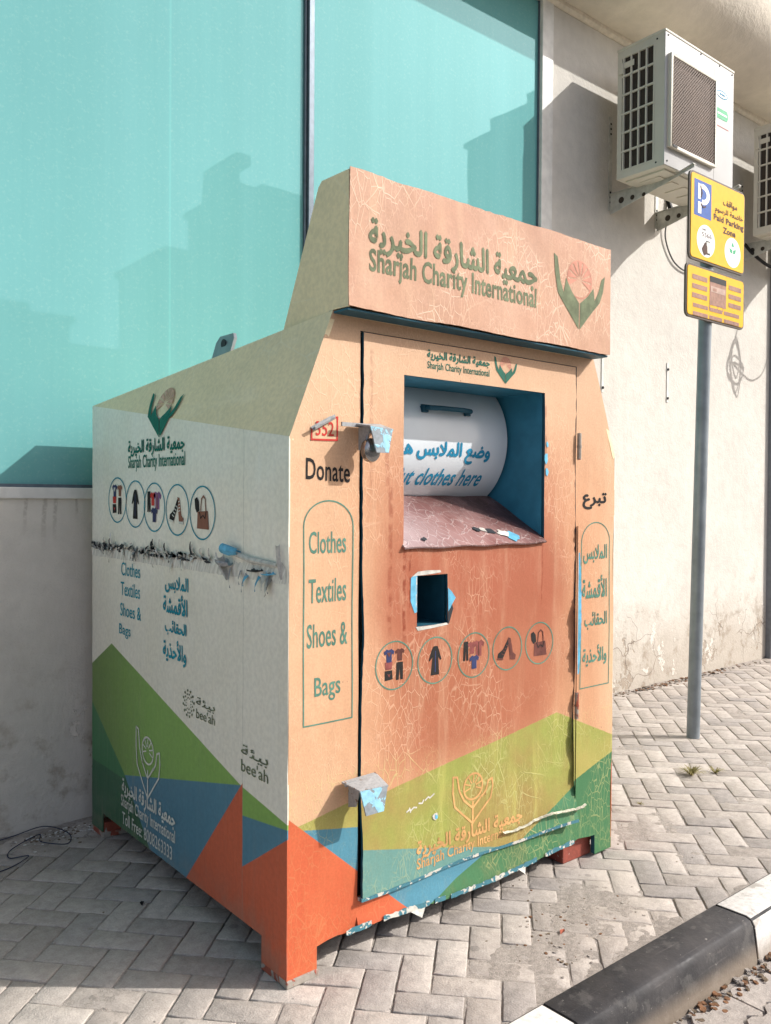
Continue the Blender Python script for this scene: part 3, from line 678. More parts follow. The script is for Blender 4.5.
# ------------------------------------------------------------ the building
def build_building():
    b = thing('building', 'cream rendered building with a tall teal window and an overhanging roof slab', 'building', (0, WY, 0))
    W = MB()   # coordinates below are world ones; the parent sits at (0, WY, 0)
    def P(mb, name, mats, parent=b, **k):
        mb.v = [(x, y-WY, z) for x, y, z in mb.v]; return mb.obj(name, mats, parent, **k)
    W.box(-3.4, 3.095, WY, WY+.35, -.1, 1.389)
    W.box(3.095, 14, WY, WY+.35, -.1, 4.75)
    wl = P(W, 'wall', M['stucco'])
    # window: frame, mullion, two panes
    f = MB(); f.box(-3.4, 3.095, WY-.012, WY+.08, 1.389, 1.436); f.box(2.9845, 3.093, WY-.010, WY+.08, 1.436, 4.66)
    fr = P(f, 'window', M['frame'], bevel=.004)
    s = MB(); s.box(2.9755, 2.984, WY+.014, WY+.0235, 1.436, 4.64); s.box(-3.4, 2.975, WY+.004, WY+.0235, 1.436, 1.450)
    s.v = [(x, y-WY, z) for x, y, z in s.v]; s.obj('gasket', M['mullion'], fr)
    for x0, x1 in ((-3.4, 1.150), (1.198, 2.975)):
        p = MB(); p.box(x0, x1, WY+.024, WY+.031, 1.450, 4.64); p.v = [(x, y-WY, z) for x, y, z in p.v]; p.obj('pane', M['glass'], fr)
    m = MB(); m.box(1.150, 1.162, WY+.01, WY+.07, 1.450, 4.64); m.box(1.165, 1.198, WY-.006, WY+.07, 1.450, 4.64)
    m.v = [(x, y-WY, z) for x, y, z in m.v]; m.obj('mullion', M['mullion'], fr, bevel=.003)
    ba = MB(); ba.box(-3.4, 3.09, WY+.30, WY+.35, 1.39, 4.69); P(ba, 'inner_wall', M['darkgap'])
    # moulding under the slab
    t = MB(); t.prism([(-3.4, WY, 4.645), (-3.4, WY-.012, 4.647), (-3.4, WY-.032, 4.665), (-3.4, WY-.032, 4.692), (-3.4, WY, 4.692)], (17.4, 0, 0))
    P(t, 'moulding', M['trim'], bevel=.006)
    # roof slab with a round nose
    prof = [(WY+.35, 4.69)] + [(WY-.2*i/3, 4.69) for i in range(1, 4)]
    for i in range(1, 25):
        a = R(90*i/24); prof.append((1.416-.4*math.sin(a), 5.09-.4*math.cos(a)))
    prof += [(1.016, 5.5), (WY+.35, 5.5)]
    sl_ = MB(); sl_.prism([(-3.4, y, z) for y, z in prof], (17.4, 0, 0)); P(sl_, 'roof_slab', M['soffit'], smooth=True)
    # grey metal pilaster at the far right
    p = MB(); p.box(6.095, 6.25, WY-.05, WY+.05, 0, 4.6); P(p, 'pilaster', M['pilaster'], bevel=.004)
    # slotted screw strips left on the wall
    for (x, z0, z1) in ((3.665, 2.16, 2.46), (4.483, 2.15, 2.45)):
        r_ = MB(); r_.box(x-.011, x+.011, WY-.006, WY, z0, z1, 0)
        for q in (z0+.03, z1-.05): r_.tube([(x, WY-.006, q), (x, WY-.013, q)], .010, 8, 1)
        P(r_, 'screw_strip', [M['frame'], M['dark']])
build_building()
def tower(name, label, x0, x1, y0, y1, h, c, extra=()):
    t = thing(name, label, 'building', ((x0+x1)/2, y1, 0)); ox, oy = (x0+x1)/2, y1
    m = MB(); m.box(x0-ox, x1-ox, y0-oy, 0, -.2, h)
    for (a, b_, h0, h1) in extra: m.box(a-ox, b_-ox, -5, -1, h0, h1)
    m.obj('wall', plain('tower_render', c, .8, scale=2), t)
    g = MB(); nx = max(2, int((x1-x0)/2.2)); nz = int(h/3.2)
    for i in range(nx):
        for k in range(nz):
            cx = x0-ox+(i+.5)*(x1-x0)/nx; g.box(cx-.5, cx+.5, -.02, .02, 1.2+k*3.2, 2.6+k*3.2)
    g.loose('window', M['acdark'], t)
    r_ = MB(); r_.box(x0-ox-.2, x1-ox+.2, y0-oy-.2, .2, h, h+.3); r_.obj('roof', plain('roof_edge', c, .8), t)
for a in (('apartment_block', 'low beige block mirrored at the lower left of the teal window', 2, 12.6, -38, -35, 9.5, (.40, .37, .33), ((9.5, 11.0, 9.8, 10.4),)),
          ('apartment_block', 'middle height grey block mirrored left of the tall tower', 17.4, 21.2, -41, -35, 13.6, (.36, .34, .31), ((18, 20, 13.9, 14.4),)),
          ('apartment_block', 'tall stepped tower mirrored beside the mullion of the teal window', 21.7, 31, -41, -35.0, 17.9, (.36, .34, .32), ((23.6, 30, 18.2, 19.0), (22.0, 22.2, 18.2, 20.4), (22.2, 22.9, 19.8, 20.4))),
          ('apartment_block', 'pale tower mirrored in the right pane of the teal window', 40.4, 47, -36.5, -30, 25.6, (.40, .39, .37), ((41, 43, 25.9, 27.2),))):
    tower(*a)

# ------------------------------------------------------------ donation bin
BW, BD, ZC, ZT, ZB, A = 1.53, 1.50, 1.573, 1.949, 1.778, .148
def wob(x, z): return .0012*math.sin(x*9+z*5.3)+.0010*math.sin(z*14-x*6+1)+.0003*math.sin(x*27+z*19)
def door_y(x, z):
    y = -.007 + wob(x, z)
    k = max(0, (x-.95)/.35)*max(0, (.5-z)/.3); y -= .035*k*k
    k2 = max(0, (.5-x)/.25)*max(0, (.45-z)/.26); y -= .012*k2
    return y
def sign_y(x, z): return -.078 + .0022*math.sin(x*8+z*9)+.0016*math.sin(x*21-z*13)+.0003*math.sin(x*44+z*35)
SLOPE = lambda y: ZT-(ZT-ZB)*y/BD
def build_bin():
    b = thing('donation_bin', 'large faded orange, white and green steel clothes donation bin with peeling film', 'donation bin')
    fmap = lambda u, v, h: (u, wob(u, v)-h-.0003, v)
    dmap = lambda u, v, h: (u, door_y(u, v)-h-.0003, v)
    smap = lambda u, v, h: (-h-.003+max(0, .3936*(v-ZC-(ZB-ZC)*(-u)/BD)+.001*(v > ZC-(ZB-ZC)*u/BD)), -u, v)          # left side, u = -y
    gmap = lambda u, v, h: (u, sign_y(u, v)-h-.0003, v)
    # left and right side panels
    for sx in (0, 1):
        s = MB()
        def ztop(y): return ZC+(ZB-ZC)*y/BD
        ys = breaks(0, BD, .05, (.137, 1.384)); N = 28
        fn = (lambda sx: lambda y, t: ((-.0018 if sx == 0 else BW+.0018)+(-1 if sx == 0 else 1)*(0.0004*math.sin(y*9+t*11)+.0003*math.sin(t*23-y*7)) , y,
              (.012 + (.10-.012)*t/2 if t < 2 else .10+(ztop(y)-.10)*(t-2)/(N-2))))(sx)
        s.grid(ys, list(range(N+1)), fn, skip=lambda y, t: t < 2 and .137 < y < 1.384, th=.004, nrm=(1 if sx == 0 else -1, 0, 0))
        o = s.obj('side_panel', M['side'], b, smooth=True)
        if sx == 0:
            tag(o, 'white left side panel with green, blue and red corner shapes')
            t = MB()
            letter(t, smap, 'جمعية الشارقة الخيرية', -1.125, -.648, 1.552, 1.612, .018, True)
            letter(t, smap, 'Sharjah Charity International', -1.125, -.643, 1.493, 1.556, .012)
            t.objs('lettering', M['sidegreen'], o)
            t = MB()
            for (w_, y0, y1, z0, z1) in (('Clothes', 1.191, 1.012, 1.093, 1.145), ('Textiles', 1.195, 1.012, 1.015, 1.068), ('Shoes &', 1.20, 1.004, .934, .985), ('Bags', 1.21, 1.10, .850, .903)):
                letter(t, smap, w_, -y0, -y1, z0, z1, .004)
            for (w_, y0, y1, z0, z1) in (('الملابس', .796, .617, 1.064, 1.122), ('الأقمشة', .812, .624, .992, 1.060), ('الحقائب', .796, .631, .915, .966), ('والأحذية', .812, .631, .818, .900)):
                letter(t, smap, w_, -y0, -y1, z0, z1, .014, True)
            t.objs('lettering', M['tealprint'], o)
            e = MB(); emblem(e, smap, -.965, -.72, 1.612, 1.785, h=.0035); 
            e.obj('emblem', [M['sidegreen'], M['palecoral']], o)
            t = MB()
            for (u0, u1, v0, sc_) in ((-.556, -.427, .665, .85), (-.258, -.102, .563, 1.0)):
                letter(t, smap, 'بيئة', u0, u1, v0+.042*sc_, v0+.082*sc_, .004, True)
                letter(t, smap, "bee'ah", u0, u1, v0-.002, v0+.037*sc_, .004)
            t.cuts.append(len(t.f))
            for i in range(12):                         # dotted swirl beside the small name
                a = R(i*30); c = (-.612, .700)
                for q, rr_ in enumerate((.018, .029, .040)):
                    disc(t, smap, c[0]+math.cos(a+q*.35)*rr_, c[1]+math.sin(a+q*.35)*rr_*1.1, .0026+.0012*q, 0, n=8)
            t.objs('lettering', M['sgreen'], o)
            t = MB()
            letter(t, smap, 'جمعية الشارقة الخيرية', -1.178, -.712, .232, .300, .014, True)
            letter(t, smap, 'Sharjah Charity International', -1.188, -.712, .175, .235, .008)
            letter(t, smap, 'Toll Free: 8008263333', -1.177, -.735, .122, .170, .004)
            emblem_outline(t, smap, -1.045, -.835, .285, .530, 0, .007)
            t.objs('lettering', M['whiteprint'], o)
            for i, (y, z) in enumerate(((1.232, 1.386), (1.058, 1.372), (.89, 1.362), (.703, 1.355), (.518, 1.348))):
                t = MB(); icon(i, t, smap, -y, z, .090, 'tealprint'); t.obj('clothing_icon', ICONM('tealprint'), o)
            # torn band where a film strip was ripped off
            t = MB(); r2 = random.Random(3)
            ys2 = lin(.012, 1.5, 140); top = [1.205+.010*(hsh(i)-.5)+.008*math.sin(i*.7) for i in range(140)]; bot = [1.152+.004*hsh(i, 3) for i in range(140)]
            V = []; 
            for i, y in enumerate(ys2): V += [(-.0025, y, bot[i]), (-.0025-.004*hsh(i, 9), y, (bot[i]+top[i])/2), (-.003, y, top[i])]
            t.add(V, [q for i in range(139) for q in ((3*i, 3*i+3, 3*i+4, 3*i+1), (3*i+1, 3*i+4, 3*i+5, 3*i+2))], 0)
            def curl(y, z, wd, ln, lift, ang, m, kx=3):
                # a ragged tongue of film bending away from the panel
                n = 6; a = R(ang); V = []
                for i in range(n+1):
                    s_ = i/n; half = wd/2*(1-s_**1.5)*(1+.35*(hsh(y*10+i, z)-.5)); d = ln*s_
                    yy = y+math.cos(a)*d; zz = z+math.sin(a)*d; out = -.004-lift*math.sin(s_*2.2)
                    V += [(out, yy-math.sin(a)*half, zz+math.cos(a)*half), (out-.3*lift*s_, yy+math.sin(a)*half, zz-math.cos(a)*half)]
                t.add(V, [(2*i, 2*i+2, 2*i+3, 2*i+1) for i in range(n)], m)
            for i in range(95):
                y = r2.uniform(.45, 1.5); m = r2.choice((1, 1, 1, 2, 3, 3, 5)); curl(y, 1.200+r2.uniform(-.010, .012), r2.uniform(.008, .026), r2.uniform(.02, .06), r2.uniform(.004, .014), r2.choice((-70, -110, 180, 200, 160, 95)), m)  # the black tongues among these stand in for shadows under the film
            for i in range(10): curl(r2.uniform(.08, .45), 1.17+r2.uniform(-.01, .02), r2.uniform(.012, .03), r2.uniform(.03, .07), .012, r2.choice((-80, -100, 180)), r2.choice((1, 2, 4)))
            for k in range(46):                      # flat dark slivers painting the shade in gaps of the lifted film
                y, z = r2.uniform(.42, 1.49), 1.190+r2.uniform(-.006, .018); w_, h_ = r2.uniform(.006, .030), r2.uniform(.003, .010)
                t.add([(-.0075, y+w_, z), (-.0075, y+w_*.3, z+h_), (-.0075, y-w_*.7, z+h_*.5), (-.0075, y-w_, z-h_*.3), (-.0075, y+w_*.2, z-h_*.7)], [(0, 1, 2, 3, 4)], 3)
            def roll(y0, z0, y1, z1, r0, m, a1=4.4):
                n = 9; V = []
                for i in range(n+1):
                    a = a1*i/n; rr_ = r0*(1-.25*i/n)
                    for (yy, zz_, k_) in ((y0, z0, 1.0), ((y0+y1)/2, (z0+z1)/2, .8+.3*hsh(i, y0)), (y1, z1, .55)): V.append((-.003-(1-math.cos(a))*rr_*k_, yy, zz_-math.sin(a)*rr_*k_))
                t.add(V, [q for i in range(n) for q in ((3*i, 3*i+1, 3*i+4, 3*i+3), (3*i+1, 3*i+2, 3*i+5, 3*i+4))], m)
            roll(.345, 1.243, .265, 1.235, .020, 4); roll(.375, 1.225, .335, 1.150, .018, 1, 3.6); roll(.36, 1.21, .31, 1.20, .026, 2, 3.0)
            roll(.20, 1.19, .13, 1.19, .014, 3, 2.6); roll(.12, 1.185, .06, 1.185, .014, 4, 2.4); roll(.045, 1.27, .03, 1.17, .010, 1, 3.0)
            t.obj('torn_band', [M['band'], M['filmback'], M['filmgrey'], M['darkgap'], M['skyblue'], M['frame']], o)
            t = MB(); t.tube([(-.006, .31, 1.228), (-.010, .2, 1.214), (-.006, .05, 1.206)], [.008, .010, .007], 8); t.obj('rolled_film', M['filmback'], o, smooth=True)
    # triangular shoulders, roof, back
    for sx in (0, 1):
        X = lambda v: v if sx == 0 else BW-v
        s = MB(); s.prism([(X(0), 0, ZC), (X(A), 0, ZT), (X(0), BD, ZB)], (.012 if sx == 0 else -.012, .0, -.012))
        s.obj('shoulder_panel', M['olive'], b)
    r_ = MB(); r_.prism([(A, 0, ZT), (BW-A, 0, ZT), (BW, BD, ZB), (0, BD, ZB)], (0, 0, -.01)); r_.obj('roof_panel', M['olive'], b)
    k = MB(); k.box(.004, BW-.004, BD-.006, BD, .10, ZB-.012); k.obj('back_panel', M['olive'], b)
    # front frame round the door
    s = MB(); DX0, DX1, DZ0, DZ1 = .250, 1.285, .190, 1.902
    def left_edge(z): return 0 if z < ZC else A*(z-ZC)/(ZT-ZC)
    zs = breaks(.10, ZT, .03, (DZ0, DZ1, ZC))
    for side in (0, 1):
        def fn(t, z, side=side):
            e = left_edge(z); x = e+(DX0-e)*t if side == 0 else DX1+(BW-e-DX1)*t
            zz = z - (.010*abs(math.sin(x*19))+.004*hsh(round(x*40)) if z <= .1001 else 0)
            return (x, wob(x, z), zz)
        s.grid(lin(0, 1, 8), zs, fn, th=.018, nrm=(0, 1, 0), em=1)
    s.grid(lin(DX0, DX1, 40), [DZ1, (DZ1+ZT)/2, ZT], lambda x, z: (x, wob(x, z), z), th=.018, nrm=(0, 1, 0), em=1)
    s.grid(lin(DX0, DX1, 90), [.0855, .10, .13, .16, DZ0], lambda x, z: (x, wob(x, z)-(.010 if z < .12 else 0), z if z > .09 else .086+.010*math.sin(x*6)+.006*(hsh(round(x*87))-.5)), th=.006, nrm=(0, 1, 0))
    # leg fronts
    for x0, x1 in ((0, .104), (1.425, BW)):
        s.grid(lin(x0, x1, 5), lin(.012, .10, 5), lambda x, z: (x, wob(x, z), z), th=.018, nrm=(0, 1, 0), em=1)
    fo = s.obj('front_frame', [M['strip'], M['tealdark']], b, smooth=True); tag(fo, 'orange front frame with arched word panels either side of the door')
    jb = MB(); jb.box(DX0-.01, .275, .022, .03, DZ0, DZ1); jb.box(1.27, 1.30, .022, .03, DZ0, DZ1); jb.loose('gap_shade_backing', M['darkgap'], b)  # dark backing strips, painting the shade inside the door gaps
    t = MB(); letter(t, fmap, 'Donate', .056, .214, 1.453, 1.515, .014, tilt=-.008)
    letter(t, fmap, 'تبرع', 1.33, 1.475, 1.365, 1.425, .02, True); t.objs('lettering', [M['black']], fo)
    t = MB()
    for w_, x0, x1, z0, z1 in (('Clothes', .068, .200, 1.238, 1.303), ('Textiles', .067, .203, 1.095, 1.165), ('Shoes &', .062, .208, .965, 1.035), ('Bags', .088, .182, .805, .878)):
        letter(t, fmap, w_, x0, x1, z0, z1, .008)
    for w_, x0, x1, z0, z1 in (('الملابس', 1.335, 1.485, 1.155, 1.225), ('الأقمشة', 1.33, 1.485, 1.02, 1.105), ('الحقائب', 1.345, 1.485, .90, .965), ('والأحذية', 1.335, 1.485, .755, .835)):
        letter(t, fmap, w_, x0, x1, z0, z1, .012, True)
    for (x0, x1, z0, z1) in ((.050, .226, .742, 1.392), (1.322, 1.502, .675, 1.312)):
        r0 = (x1-x0)/2; cx = (x0+x1)/2; hh = .075
        t.cuts.append(len(t.f)); P_ = [(x0, z0), (x0, z1-hh)] + [(cx-math.cos(R(a))*r0, z1-hh+math.sin(R(a))*hh) for a in range(10, 180, 10)] + [(x1, z1-hh), (x1, z0)]
        polyline(t, fmap, P_, .0042, close=True)
    t.objs('lettering', [M['dgreen']], fo)
    # number sticker with its corner rolled over
    t = MB(); st = MB()
    flat(t, fmap, [(.074, 1.568), (.164, 1.570), (.164, 1.638), (.13, 1.630), (.074, 1.600)], 0, .0006)
    for P_ in ([(.074, 1.60), (.074, 1.568), (.164, 1.570), (.164, 1.637)], [(.164, 1.637), (.138, 1.632)]): polyline(t, fmap, P_, .0055, 1, .0014)
    letter(t, fmap, '352', .088, .152, 1.580, 1.622, .008, m=1, h=.0016)
    V = []
    for i in range(7):
        a = i/6*3.4; rr_ = .011
        for q, (ax_, az_) in enumerate(((.070, 1.600), (.140, 1.636))):
            V.append((ax_+math.sin(a)*rr_*.45, -.003-(1-math.cos(a))*rr_, az_-math.sin(a)*rr_+.004))
    t.add(V, [(2*i, 2*i+1, 2*i+3, 2*i+2) for i in range(6)], 2)
    t.obj('number_sticker', [M['sticker'], M['redprint'], M['filmgrey']], fo)
    # door leaf with the chute opening and the small hatch hole
    OX0, OX1, OZ0, OZ1 = .418, 1.094, 1.248, 1.786; HX0, HX1, HZ0, HZ1 = .478, .612, .992, 1.154
    X0, X1, Z0, Z1 = .2570, 1.273, .188, 1.898
    xs = breaks(X0, X1, .022, (OX0, OX1, HX0, HX1)); zs = breaks(Z0, Z1, .022, (OZ0, OZ1, HZ0, HZ1))
    skip = lambda x, z: (OX0 < x < OX1 and OZ0 < z < OZ1) or (HX0 < x < HX1 and HZ0 < z < HZ1)
    def dfn(x, z):
        xx, zz = x, z
        if z <= Z0+1e-6: zz = z+.004*math.sin(x*11)+.003*(hsh(round(x*45))-.5)+.012*max(0, (x-.9))
        if x >= X1-1e-6: xx = x+.006*(hsh(round(z*45), 2)-.5)
        if x <= X0+1e-6: xx = x+.0025*(hsh(round(z*45), 4)-.5)+.010*math.exp(-((z-1.0)/.13)**2)+.004*math.exp(-((z-.35)/.1)**2)
        return (xx, door_y(x, z), zz)
    s = MB(); s.grid(xs, zs, dfn, skip=skip, th=.010, nrm=(0, 1, 0), em=1)
    door = s.obj('door', [M['door'], M['tealdark']], b, smooth=True); tag(door, 'orange door of the bin with square chute opening and small broken hatch hole')
    e = MB(); e.grid(lin(X0-.004, X1, 60), [Z0-.010, Z0], lambda x, z: (x, door_y(x, z)-.001, z+.004*math.sin(x*11)+.012*max(0, (x-.9))), th=.02, nrm=(0, 1, 0)); e.obj('door_edge', M['edge'], door)
    t = MB()
    letter(t, dmap, 'جمعية الشارقة الخيرية', .515, .800, 1.843, 1.876, .02, True); letter(t, dmap, 'Sharjah Charity International', .515, .800, 1.809, 1.840, .012)
    emblem(t, dmap, .822, .940, 1.80, 1.890); t.objs('lettering', [M['green'], M['coral']], door)
    t = MB()
    letter(t, dmap, 'جمعية الشارقة الخيرية', .485, .985, .242, .300, .018, True, tilt=.0); letter(t, dmap, 'Sharjah Charity Internati', .485, .905, .200, .246, .012, tilt=.006)
    emblem_outline(t, dmap, .645, .835, .300, .475, 0, .007); t.objs('lettering', [M['orangeprint']], door)
    for i, (x, z) in enumerate(((.386, .880), (.558, .876), (.736, .873), (.905, .877), (1.076, .878))):
        t = MB(); icon(i, t, dmap, x, z, .077, 'dgreen'); t.obj('clothing_icon', [M['dgreen'], M['black'], M['navy'], M['fadedmaroon'], M['fadedmaroon'], M['fadedbrown'], M['fadedbrown']], door)
    # scratches and torn bits of door film, plus a painted shadow edge at the hatch
    t = MB(); r2 = random.Random(11)
    def chip(cx, cz, r0, m, mp=dmap, el=1.0, h=.002):
        n = 9; flat(t, mp, [(cx+math.cos(2*math.pi*i/n)*r0*(.55+.7*hsh(i, cx*31+cz))*el, cz+math.sin(2*math.pi*i/n)*r0*(.55+.7*hsh(i, cz*17+cx))) for i in range(n)], m, h)
    for P_ in ([(.44, .408), (.452, .414), (.458, .409), (.47, .416), (.482, .413)], [(.492, .424), (.507, .421), (.512, .430)], [(.52, .428), (.533, .436), (.54, .431), (.558, .440)], [(.452, .418), (.456, .404)]): polyline(t, dmap, P_, .0048, 0)
    chip(.565, .365, .014, 0); chip(.568, .364, .008, 1, h=.003); chip(1.105, 1.60, .012, 1, el=.6); chip(1.104, 1.50, .020, 1, el=.45); chip(1.10, 1.55, .022, 1, el=.4)
    hm = lambda P: [(.478+(a-217)*.000396, 1.154-(b_-230)*.000268) for a, b_ in P]
    for P_, k in (([(150,250),(168,232),(216,228),(216,660),(192,670),(170,600),(148,520)], 1), ([(160,238),(222,180),(330,170),(470,178),(480,205),(400,215),(220,228)], 0),
                  ([(200,835),(330,838),(540,825),(560,850),(380,872),(228,884)], 0), ([(556,400),(600,450),(645,530),(600,610),(560,700)], 1), ([(560,690),(604,610),(616,660),(570,830),(556,845)], 2), ([(205,240),(217,240),(217,660),(205,640)], 0)):  # the darkgap piece paints a shadow edge beside the hatch hole
        flat(t, dmap, hm(P_), k, .0008)
    t.loose('film_chip_and_shade', [M['filmback'], M['skyblue'], M['darkgap']], door)
    # wide tongue of film hanging over the door foot, right half
    t = MB(); V = []; n = 40
    for i in range(n+1):
        s_ = i/n; x = .88+.42*s_; z = .232+.016*s_-.012*math.sin(s_*9)*.5+.004*hsh(i, 5)
        y = door_y(min(x, 1.28), .23)-.010-.010*s_
        w1 = .0022+.0035*hsh(i//3, 15); V += [(x, y+.004, z+w1), (x, y-.003-.003*hsh(i, 3), z), (x, y+.002, z-w1)]
    t.add(V, [q for i in range(n) for q in ((3*i, 3*i+1, 3*i+4, 3*i+3), (3*i+1, 3*i+2, 3*i+5, 3*i+4))], 0)
    t.obj('peeled_film', M['dirtyfilm'], door)
    # film of the right frame lifting off along the door gap
    t = MB()
    zz = lin(.20, 1.30, 120); V = []
    for i, z in enumerate(zz):
        amp = .003+.010*max(0, math.sin(z*5.2+.4))*hsh(i//5, 3)+.008*hsh(i//2, 7)+.005*math.sin(z*41)*hsh(i//9, 2)
        if .72 < z < 1.04: amp += .010+.010*math.sin((z-.72)*9.8)
        if .25 < z < .66: amp += .006+.014*math.sin((z-.25)*7.6)
        amp = max(.001, amp)
        x0 = 1.2935; V += [(x0, -.0022, z), (x0-amp*.5, -.005-amp*.35, z), (x0-amp-.002, -.008-amp*.8, z)]
    t.add(V, [q for i in range(119) for q in ((3*i, 3*i+1, 3*i+4, 3*i+3), (3*i+1, 3*i+2, 3*i+5, 3*i+4))], 0)
    t.obj('peeled_film', M['strip'], fo)
    t = MB(); V = []
    zz = lin(.74, 1.20, 40)
    for i, z in enumerate(zz):
        wd = .012*math.sin(math.pi*i/39)+.004*hsh(i, 8); V += [(1.281, -.020, z), (1.281+wd+.004, -.022, z)]
    t.add(V, [(2*i, 2*i+1, 2*i+3, 2*i+2) for i in range(39)], 0)
    t.obj('bare_steel_strip', M['skyblue'], fo)
    # chute box, drum and lip behind the opening
    c = MB()
    c.box(OX1+.002, OX1+.01, .008, .42, OZ0-.02, OZ1+.03); c.box(OX0-.012, OX0-.004, .008, .42, OZ0-.02, OZ1+.03)
    c.box(OX0-.004, OX1+.002, .008, .42, OZ1+.004, OZ1+.012); c.box(OX0-.004, OX1+.002, .41, .42, OZ0, OZ1+.004)
    ch = c.obj('chute', M['teal'], b)
    yc, zc, rr_ = .425, 1.620, .262
    d = MB(); XS = lin(OX0-.003, 1.080, 30); AN = [R(a) for a in range(112, 262, 3)]
    cyl = lambda x, a: (x, yc+rr_*math.cos(a), zc+rr_*math.sin(a))
    d.grid(XS, AN, cyl, th=.004, nrm=(0, .2, 0))
    d.add([cyl(1.0805, a) for a in AN]+[(1.0805, yc, zc)], [(i, i+1, len(AN)) for i in range(len(AN)-1)], 0)
    dr = d.obj('drum', M['drum'], ch, smooth=True)
    def drm(u, v, h):
        sn = max(-1, min(1, (v-zc)/rr_)); a = math.pi-math.asin(sn); return (u, yc+(rr_+h)*math.cos(a), zc+(rr_+h)*math.sin(a))
    t = MB(); letter(t, drm, 'وضع الملابس هنا', .535, .990, 1.528, 1.60, .022, True, h=.0012); letter(t, drm, 'Put clothes here', .558, .985, 1.448, 1.508, .018, h=.0012, shear=.22)
    t.objs('lettering', M['blueprint'], ch)
    hd = MB(); hd.tube([(.665, .195, 1.722), (.672, .150, 1.715), (.71, .140, 1.715), (.83, .140, 1.715), (.872, .152, 1.715), (.88, .195, 1.722)], .009, 8); hd.box(.655, .680, .165, .20, 1.70, 1.722); hd.box(.862, .886, .165, .20, 1.70, 1.722)
    hd.obj('chute_handle', M['tealdark'], ch, smooth=True)
    l = MB(); r3 = random.Random(5)
    l.grid(lin(OX0-.003, OX1, 30), lin(0, 1, 14), lambda x, t_: (x, -.022+.29*t_+.0, OZ0-.002+.165*(t_**.9)+.002*math.sin(x*30+t_*8)), th=.006, nrm=(0, .5, -.8))
    l.obj('chute_lip', M['lip'], ch, smooth=True)
    t = MB()
    lm = lambda u, v, h: (u, -.022+.29*v-.3*h, OZ0-.002+.165*(v**.9)+h)
    for (cx, cv, r0, m) in ((.94, .10, .035, 0), (.91, .16, .03, 1), (.86, .2, .025, 2), (.80, .24, .022, 2), (.52, .1, .012, 2), (.83, .23, .018, 1)):
        n = 10; t.add([lm(cx+math.cos(2*math.pi*i/n)*r0*(.5+.8*hsh(i, cx)), cv+math.sin(2*math.pi*i/n)*r0*2.2*(.5+.8*hsh(i, cv)), .003+.0006*m) for i in range(n)], [tuple(range(n))], m)
    t.loose('film_chip_and_shade', [M['skyblue'], M['filmback'], M['darkgap']], ch)
    # small hatch box
    h = MB(); h.box(HX0-.004, HX0+.0, .008, .16, HZ0-.004, HZ1+.004); h.box(HX1, HX1+.004, .008, .16, HZ0-.004, HZ1+.004); h.box(HX0-.004, HX1+.004, .16, .165, HZ0-.004, HZ1+.004)
    h.box(HX0, HX1, .008, .16, HZ0-.004, HZ0); h.box(HX0, HX1, .008, .16, HZ1, HZ1+.004); h.obj('hatch_box', M['tealdark'], b)
    # hinges in the right gap
    for z in (1.60, .62):
        g_ = MB(); g_.tube([(1.283, -.016, z-.05), (1.283, -.016, z+.05)], .008, 8); g_.tube([(1.283, -.016, z-.004), (1.283, -.016, z+.004)], .0095, 8); g_.obj('hinge', M['foot'], b, smooth=True)
    # sign box on top
    sx0, sx1, z0, z1 = .148, 1.380, 1.948, 2.342
    s = MB()
    def sfn(x, z):
        zz = z
        if z >= z1-1e-6: zz += .0022*math.sin(x*9+2)*math.sin(x*23)+.0035*(hsh(round(x*50), 1)-.5)*(1 if math.sin(x*11) > 0 else .3)
        if z <= z0+1e-6: zz += .0018*math.sin(x*13)+.002*(hsh(round(x*50), 6)-.5)
        return (x, sign_y(x, z), zz)
    s.grid(breaks(sx0, sx1, .02), breaks(z0, z1, .02), sfn, th=.003, nrm=(0, 1, 0))
    sg = s.obj('sign_box', M['sign'], b, smooth=True); tag(sg, 'faded pink sign face on top of the bin')
    t = MB(); letter(t, gmap, 'جمعية الشارقة الخيرية', .222, .958, 2.115, 2.215, .018, True); letter(t, gmap, 'Sharjah Charity International', .222, .958, 2.040, 2.128, .024)
    t.objs('lettering', M['sgreen'], sg); t = MB(); emblem(t, gmap, 1.045, 1.340, 2.018, 2.268); t.obj('emblem', [M['sgreen'], M['coral']], sg)
    s = MB()
    for X_, dx in ((sx0, .006), (sx1, -.006)):
        s.prism([(X_, -.074, z0), (X_, -.074, z1-.004), (X_, .06, z1-.001), (X_, .078, z1-.016), (X_, .272, SLOPE(.272)), (X_, 0, ZT+.001)], (dx, 0, 0), 0)
    s.add([(sx0+.006, -.073, z1-.006), (sx1-.006, -.073, z1-.006), (sx1-.006, .06, z1-.003), (sx0+.006, .06, z1-.003)], [(0, 1, 2, 3)], 0)
    s.add([(sx0+.006, .072, z1-.014), (sx1-.006, .072, z1-.014), (sx1-.006, .27, SLOPE(.27)), (sx0+.006, .27, SLOPE(.27))], [(0, 1, 2, 3)], 0)
    s.obj('sign_side', M['olive'], sg)
    s = MB(); s.box(sx0+.001, sx1-.001, -.070, -.001, z0-.009, z0-.002); s.obj('sign_underside', M['tealdark'], sg, bevel=.002)
    # feet
    for (x, y) in ((.052, .068), (.052, 1.44)):
        q = MB(); q.box(x-.046, x+.050, y-.064, y+.064, 0, .06, 0); q.box(x-.055, x+.055, y-.072, y+.070, 0, .022, 0); q.obj('foot', M['foot'], b, bevel=.003)
    for (x, y) in ((1.36, .11), (1.44, 1.42)):
        q = MB(); q.box(x-.085, x+.085, y-.075, y+.075, 0, .105, 0); q.obj('foot', M['redleg'], b, bevel=.004)
    u = MB(); u.box(.06, BW-.06, .06, BD-.06, .10, .112); u.obj('floor_panel', M['darkgap'], b)
